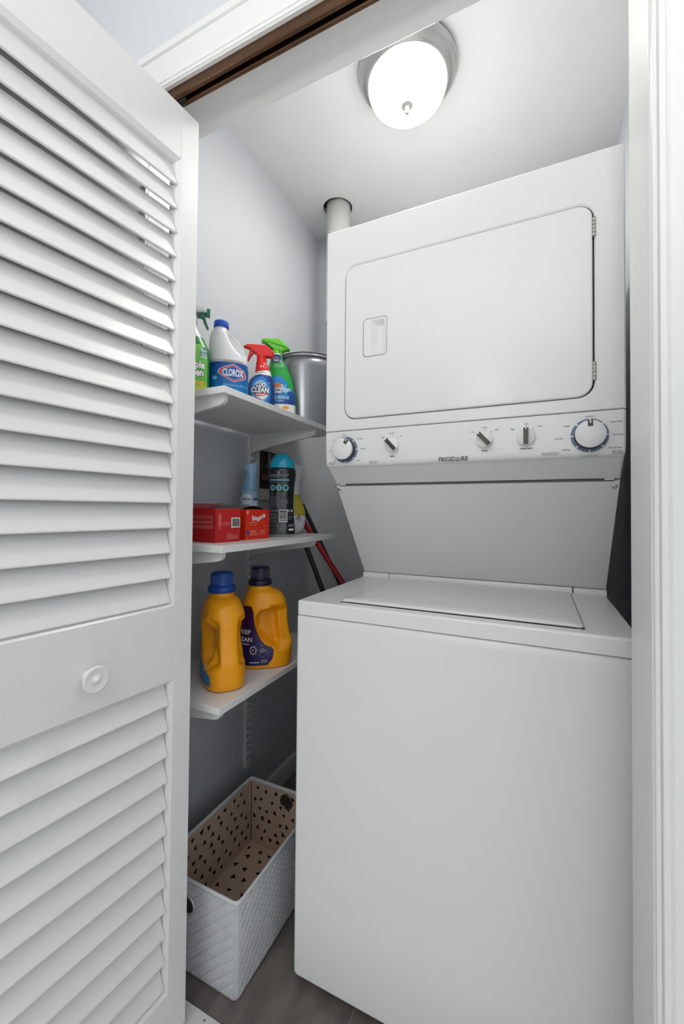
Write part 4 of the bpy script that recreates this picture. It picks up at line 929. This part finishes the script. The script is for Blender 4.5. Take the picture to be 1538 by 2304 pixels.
mb.build('recycling_print', Mpw, t)

# ---- white and yellow bottle behind it
bx, by = -.802, 1.283
t = empty('white_yellow_bottle', (bx, by, MZ), face_cam(bx, by), 'curvy white plastic bottle with yellow label standing behind the black bottle', 'bottle')
X = lambda x: (x - 900) / 6100; Z = lambda y: (2112 - y) / 6010
B = Body([(0, -.020, .020, .016, 2.2), (.012, -.032, .036, .024, 2.2), (.035, -.040, .0435, .028, 2.2), (.068, -.0425, .0450, .029, 2.2), (.1, -.039, .0385, .026, 2.2), (.125, -.031, .0270, .022, 2.1), (.15, -.024, .0220, .018, 2), (.185, -.022, .0235, .017, 2), (.21, -.024, .0275, .018, 2), (.243, -.026, .0310, .019, 2)])
mb = MB(); B.mesh(mb, 44, 48); mb.build('body', Mwhite, t)
mb = MB(); B.patch(mb, .065, .140, -.97, .97, 20, 10, .0007); mb.build('yellow_label', mat('label_yellow', S(206, 190, 60), .4, noise=.12, nscale=30), t)
mb = MB(); put_text(mb, 'DRY', lambda a, b: B.front(X(1060) - b, Z(1760) + a, .0013), 0, 0, .012, bold=.02)
B.patch(mb, Z(1810), Z(1750), lambda z: X(975), lambda z: X(990), 2, 2, .0012); mb.build('label_print', Mblk, t)
mb = MB(); mb.lathe([(.0, .243), (.020, .243), (.020, .249), (0, .249)], n=24); mb.build('cap', Mwhite, t)

# ------------------------------------------------------------------ bottom shelf: two detergent jugs
BZ = -.458
Mye = mat('jug_yellow', S(252, 168, 8), .34, noise=.06, nscale=9)
hand = [(-.033, .118), (-.031, .150), (-.018, .168), (.018, .172), (.034, .160), (.0385, .118), (.045, .076), (.038, .060), (.018, .064), (-.012, .086), (-.028, .102)]
spine = [(-.002, .150), (.016, .180), (.09, .178), (.10, .06), (.040, .052), (.020, .070), (.0, .11)]
def jug(loc, rz, label, capcol, capname, sh=0.0):
    t = empty('detergent_jug', loc, rz, label, 'detergent jug', 'yellow detergent jugs on the bottom shelf')
    B = Body([(0, -.074, .073, .046, 3), (.005, -.079, .079, .051, 2.9), (.03, -.082, .0825, .053, 2.8), (.055, -.082, .0845, .053, 2.8), (.072, -.082, .0838, .052, 2.7), (.095, -.081, .0765, .051, 2.5), (.124, -.079, .0705, .050, 2.4), (.163, -.075, .068, .055, 2.4), (.182, -.072, .0645, .054, 2.3), (.198, -.068, .0580, .0495, 2.1), (.213, -.0615, .0455, .0445, 2), (.2215, -.057, .030, .038, 2), (.2265, -.0530, .0155, .0325, 2), (.238, -.052, .0145, .032, 2)],
             masks=(([(x + sh if x < .03 else x, z) for x, z in spine], .020, .019), ([(x + sh if x < .0 else x, z) for x, z in hand], .010, .006)))
    mb = MB(); B.mesh(mb, 84, 104); mb.build('body', Mye, t)
    c = (-.0188, 0, 0)
    MB().lathe([(.033, .2345), (.0365, .2350), (.0372, .240), (.0365, .2485), (.0335, .2515), (.0308, .2525), (.0300, .256), (.0290, .283), (.0275, .2865), (.024, .288), (0, .2875)], c=c, n=48).build('cap', mat(capname, capcol, .38, noise=.06, nscale=20), t)
    mb = MB()
    for k in range(60):
        a = 2 * pi * k / 60; x, y = c[0] + .0296 * cos(a), .0296 * sin(a); mb.box(x - .0006, x + .0006, y - .0006, y + .0006, .258, .280)
    mb.build('cap_ribs', mat(capname, capcol), t, kind='stuff')
    return t, B
t, B = jug((-.762, .876, BZ), radians(-36.), 'yellow detergent jug with bright blue cap turned handle side forward, left on the bottom shelf', S(8, 70, 160), 'cap_royal', .024)
jl = lambda z: .060 if z < .040 else (.060 - (z - .040) * 2.6 if z < .075 else max(-.066, -.031 - (z - .075) * .6))
mb = MB(); B.patch(mb, .014, .175, -.93, jl, 30, 40, .0007); mb.build('label', col_ramp('jug_label_blue', [(0, S(20, 90, 160)), (.32, S(40, 150, 205)), (.46, S(190, 200, 205)), (.6, S(214, 96, 60)), (1, S(30, 60, 120))], .01, .19), t)
mb = MB()
for k in range(26):
    a = random.uniform(-.06, .036); z = random.uniform(.03, .062); q = random.uniform(.0008, .002)
    B.shape(mb, ell(a, z, q, q * 2.2, 8), .0012)
mb.build('label_drops', mat('print_aqua', S(170, 215, 230), .5, noise=.05), t, kind='stuff')
t, B = jug((-.737, 1.034, BZ), face_cam(-.777, 1.090) + radians(3), 'yellow detergent jug with navy cap and dark purple label, right on the bottom shelf', S(12, 18, 52), 'cap_navy')
t.scale = (.93, .96, 1)
# nearer face of the jug sits lower in view, so its label is set up the body by the same amount
mb = MB()
cxp = [(-.066, .010), (-.030, .009), (.004, .012), (.0195, .030), (.0235, .052), (.016, .064), (.000, .068), (-.012, .078), (-.026, .100), (-.036, .130), (-.040, .165), (-.046, .180), (-.058, .182), (-.069, .15), (-.074, .08)]
L = []
def lblx(z):
    P = cxp[1:13]; 
    for i in range(len(P) - 1):
        if P[i][1] <= z <= P[i + 1][1] and P[i + 1][1] > P[i][1]: return P[i][0] + (P[i + 1][0] - P[i][0]) * (z - P[i][1]) / (P[i + 1][1] - P[i][1])
    return -.05
B.patch(mb, .012, .180, -.93, lblx, 30, 40, .0007); mb.build('label', col_ramp('jug_label_navy', [(0, S(26, 22, 80)), (.4, S(30, 26, 84)), (.8, S(66, 20, 74)), (1, S(60, 16, 60))], .01, .19), t)
mb = MB(); B.text(mb, 'DEEP', -.0470, .100, .0175, bold=.02, align='RIGHT'); B.text(mb, 'CLEAN', -.0415, .0795, .0175, bold=.02, align='RIGHT'); B.text(mb, 'FORMULA', -.0500, .0705, .0060, bold=.02, align='RIGHT'); mb.build('lettering', Mpw, t)
mb = MB(); B.shape(mb, ell(-.0390, .0555, .0105, .0125, 24), .0012); mb.build('badge_ring', mat('badge_silver', S(176, 172, 184), .4, noise=.15, nscale=60), t)
mb = MB(); B.shape(mb, ell(-.0390, .0555, .0070, .0085, 20), .0016); mb.build('badge_core', mat('badge_purple', S(40, 26, 70), .4, noise=.1), t)
mb = MB(); B.shape(mb, ell(-.0390, .0555, .0022, .003, 10), .0020); B.text(mb, 'RADIANT', -.0195, .0545, .0048, bold=.02, align='LEFT'); B.text(mb, 'BURST', -.0195, .0495, .0048, bold=.02, align='LEFT')
for z in (.020, .0225, .025, .0275): B.patch(mb, z, z + .0010, lambda q: -.0150, lambda q: .0040 - random.random() * .002, 5, 1, .0012)
B.patch(mb, .0195, .0225, lambda q: -.050, lambda q: -.0200, 5, 1, .0012); mb.build('small_lettering', mat('print_lilac', S(190, 186, 205), .5, noise=.06), t, kind='stuff')
mb = MB()
random.seed(5)
for k in range(90):
    a = random.gauss(-.002, .014); z = random.gauss(.055, .013); q = random.uniform(.0004, .0012)
    if z < .03 or z > .082 or a < -.045 or a > (lblx(z) - .002): continue
    B.shape(mb, ell(a, z, q, q, 6), .0011)
mb.build('label_sparkle', mat('print_lilac', S(190, 186, 205)), t, kind='stuff')

# ------------------------------------------------------------------ broom and mop handles behind the shelves
def pole(name, foot, top, r, m, label, grip=None):
    f = Vector(foot); q = Vector(top); t = empty(name, (f.x, f.y, FL), 0, label, 'broom handle')
    o = (f.x, f.y, FL); d = (q - f)
    wchild(MB().tube([f, f + d * .5, q], r, 16), 'pole', m, t, o)
    wchild(MB().tube([q - d.normalized() * .004, q + d.normalized() * .003], r * 1.08, 16), 'end_cap', M_slot, t, o)
    wchild(MB().tube([f, f + d.normalized() * .05], r * 1.3, 16), 'ferrule', M_slot, t, o)
pole('broom_handle', (-.1908, 1.69, -1.115), (-.943, 1.5452, -.0096), .0112, mat('pole_red', S(176, 24, 36), .4, noise=.05), 'red pole leaning behind the wall shelves towards the washer')
pole('mop_handle', (-.3802, 1.725, -1.115), (-.943, 1.589, .020), .0095, mat('pole_black', S(30, 40, 50), .4, noise=.05), 'slim black pole leaning just right of the red pole')
pole('duster_handle', (-.5672, 1.70, -1.115), (-.943, 1.5943, -.119), .0115, mat('pole_charcoal', S(62, 64, 68), .45, noise=.08), 'charcoal pole leaning steeply below the middle shelf near the washer lid')

# ------------------------------------------------------------------ storage basket
t = empty('storage_basket', (-.739, .95, FL), 0, 'white woven plastic storage basket with beige triangle print lining on the floor', 'basket')
BO = (-.739, .95, FL)
Mwv = mat('basket_weave_white', (.66, .67, .68, 1), .35, noise=.06, nscale=40); Mwb = mat('basket_base', (.60, .61, .63, 1), .5, noise=.08, nscale=40)
Mln = mat('basket_lining', S(196, 172, 152), .85, noise=.05, nscale=10); Mrim = mat('basket_rim', (.66, .67, .68, 1), .45, noise=.04)
z0, z1 = FL + .001, -.889
bot = (-.853, -.622, .777, 1.128); top = (-.866, -.612, .765, 1.143)
def bl(zf, i=0, r=.012): a = [bot[k] + (top[k] - bot[k]) * zf for k in range(4)]; return [(x, y, z0 + (z1 - z0) * zf) for x, y in rrect(a[0] + i, a[1] - i, a[2] + i, a[3] - i, r, 4)]
mb = MB(); mb.loft([[(x, y, z0 + .0) for x, y, z in bl(0, .008)], [(x, y, z0 + .002) for x, y, z in bl(0, .002)], bl(.04), bl(.5), bl(1)], False, False)
mb.add(bl(0, .008), [tuple(reversed(range(len(bl(0)))))])
wchild(mb, 'shell', Mwb, t, BO)
# lining with its own floor pad
mb = MB(); zi = .195
mb.loft([bl(1, .0015), bl(1, .0035, .008), bl(zi, .0035, .008)], False)
mb.add([p for p in bl(zi, .0035, .008)], [tuple(range(20))]); wchild(mb, 'lining', Mln, t, BO)
mb = MB(); rr_ = bl(zi, .010, .006); mb.loft([rr_, [(a, b, c + .004) for a, b, c in rr_], [(a, b, c + .0055) for a, b, c in bl(zi, .014, .006)]], True); wchild(mb, 'base_pad', Mln, t, BO)
mb = MB(); L = []
for p0_, p1_ in zip(bl(1, -.0005), bl(1, .004, .008)):
    L.append((p0_, p1_))
mb.loft([bl(.968, -.0010), bl(.974, -.0020), [(a, b, c + .0012) for a, b, c in bl(1, -.0016)], [(a, b, c + .0022) for a, b, c in bl(1, .0010)], [(a, b, c + .0012) for a, b, c in bl(1, .0036, .010)], bl(.972, .0042, .010), bl(.966, .0034, .010)], False, True); wchild(mb, 'rim_binding', Mrim, t, BO)
for (x, y) in ((-.866, 1.143),): pass
for sx, sy in ((0, 3), (1, 3), (0, 2), (1, 2)):
    P_ = [((bot[sx] + (top[sx] - bot[sx]) * q) + (.0085 if sx == 0 else -.0085), (bot[sy] + (top[sy] - bot[sy]) * q) + (.0085 if sy == 2 else -.0085), z0 + (z1 - z0) * q) for q in (.21, .6, .96)]
    mb = MB(); mb.tube(P_, .0014, 6)
    wchild(mb, 'lining_seam', mat('seam_brown', S(110, 84, 70), .9, noise=.1), t, BO)
# weave: raised over-and-under strips on the two long and two short sides
def wall_fn(side):
    def f(u, zf, o):
        a = [bot[k] + (top[k] - bot[k]) * zf for k in range(4)]; z = z0 + (z1 - z0) * zf; m = .008
        if side == 'front': return (a[0] + m + (a[1] - a[0] - 2 * m) * u, a[2] - o, z)
        if side == 'right': return (a[1] + o, a[2] + m + (a[3] - a[2] - 2 * m) * u, z)
        if side == 'left': return (a[0] - o, a[2] + m + (a[3] - a[2] - 2 * m) * u, z)
        return (a[0] + m + (a[1] - a[0] - 2 * m) * u, a[3] + o, z)
    return f
def strip(mb, f, u0, u1, v0, v1, du, dv, h=.0011):
    mb.add([f(u0, v0, 0), f(u1, v0, 0), f(u1, v1, 0), f(u0, v1, 0), f(u0 + du, v0 + dv, h), f(u1 - du, v0 + dv, h), f(u1 - du, v1 - dv, h), f(u0 + du, v1 - dv, h)],
           [(4, 5, 6, 7), (0, 1, 5, 4), (1, 2, 6, 5), (2, 3, 7, 6), (3, 0, 4, 7)])
wv = {}
for side, nu in (('front', 29), ('right', 46), ('left', 46), ('back', 29)):
    f = wall_fn(side); mb = MB(); nv_ = 31; v0_, v1_ = .035, .955; cv = (v1_ - v0_) / nv_; cu = 1 / nu
    for r in range(nv_):
        k = -4 + (r % 4)
        while k < nu:
            a, b = k, k + 2.15
            a_, b_ = max(a, 0), min(b, nu)
            if b_ - a_ > .4: strip(mb, f, (a_ + .06) * cu, (b_ - .06) * cu, v0_ + (r + .08) * cv, v0_ + (r + .92) * cv, .12 * cu, .16 * cv)
            k += 4
    for c in range(nu):
        k = -4 + ((c + 2) % 4) 
        while k < nv_ + 2:
            a_, b_ = max(k + .0, 0), min(k + 1.85, nv_)
            if b_ - a_ > .4: strip(mb, f, (c + .10) * cu, (c + .90) * cu, v0_ + (a_ + .06) * cv, v0_ + (b_ - .06) * cv, .14 * cu, .12 * cv, .0010)
            k += 4
    wchild(mb, 'weave', Mwv, t, BO, kind='stuff')
# triangle print on the lining
random.seed(11)
tri = MB()
def tri_on(f, u, v, su, sv):
    a0 = random.uniform(0, 2 * pi); sc = random.uniform(.85, 1.15)
    P = [f(u + su * sc * (1.0, .8, .8)[k] * cos(a0 + k * 2.1), v + sv * sc * (1.0, .8, .8)[k] * sin(a0 + k * 2.1)) for k in range(3)]
    tri.add(P, [(0, 1, 2)]); tri.add(P, [(2, 1, 0)])
def inner(side):
    f = wall_fn(side); 
    def g(u, v): zf = .22 + .73 * v; p = f(u, zf, -.0042); return p
    return g
for side, w in (('left', .36), ('back', .24), ('right', .36), ('front', .24)):
    g = inner(side); nu = int(w / .034)
    for i in range(nu):
        for j in range(6):
            u = (i + .5 + (.25 if j % 2 else -.25) + random.uniform(-.18, .18)) / nu; v = (j + .5 + random.uniform(-.2, .2)) / 6
            if .03 < u < .97: tri_on(g, u, min(.93, max(.07, v)), .0098 / w, .0098 / .175)
fp = lambda u, v: (-.842 + .205 * u, .79 + .325 * v, z0 + (z1 - z0) * zi + .0062)
for i in range(5):
    for j in range(9): tri_on(fp, (i + .55 + (.25 if j % 2 else -.2) + random.uniform(-.12, .12)) / 5.3, (j + .5 + random.uniform(-.2, .2)) / 9, .0098 / .205, .0098 / .325)
wchild(tri, 'triangle_print', mat('triangle_black', S(28, 24, 24), .85, noise=.1), t, BO, kind='stuff')
# eyelets
Mey = mat('eyelet_metal', S(120, 108, 96), .25, metal=.7, noise=.1); Mey2 = mat('eyelet_steel', S(200, 202, 206), .25, metal=.6, noise=.05)
def eyelet(cx, cy, cz, sgn, m, lab):
    mb = MB(); R_, r_ = .0205, .0034; L = []
    for k in range(32):
        a = 2 * pi * k / 32; L.append([((cx + (R_ + r_ * cos(q)) * cos(a)), cy + sgn * max(-.002, r_ * .9 * sin(q)), cz + (R_ * 1.0 + r_ * cos(q)) * sin(a)) for q in [2 * pi * j / 10 for j in range(10)]])
    L.append(L[0]); mb.loft(L, False, True); e = wchild(mb, 'eyelet', m, t, BO, label=lab)
    mb = MB(); mb.lathe([(.0176, 0), (0, 0)], c=(cx, cy - .0012, cz), n=28, axis='y'); 
    o = mb.build('eyelet_opening', mat('eyelet_dark', S(46, 38, 32), .7, noise=.3, nscale=60), e, BO)
eyelet(-.722, 1.1370, -.926, -1, Mey, 'dark metal eyelet in the far end wall')
eyelet(-.762, .7650, -.950, -1, Mey2, 'polished steel eyelet in the near end wall')
pts = [(-.737, 1.128, -.8935), (-.742, 1.126, -.893), (-.745, 1.126, -.896), (-.741, 1.126, -.899), (-.728, 1.127, -.8985)]
wchild(MB().tube(pts, .0011, 6), 'tag_loop', M_string, t, BO)
pts = [(-.741, 1.126, -.899), (-.7405, 1.126, -.912), (-.7435, 1.126, -.922), (-.743, 1.1255, -.930), (-.739, 1.125, -.935), (-.735, 1.1255, -.932)]
wchild(MB().tube(pts, .0009, 6), 'tag_string', M_string, t, BO)

# ------------------------------------------------------------------ lift the whole place so the floor is z = 0
for o in list(bpy.data.objects):
    if o.parent is None: o.location.z += LIFT
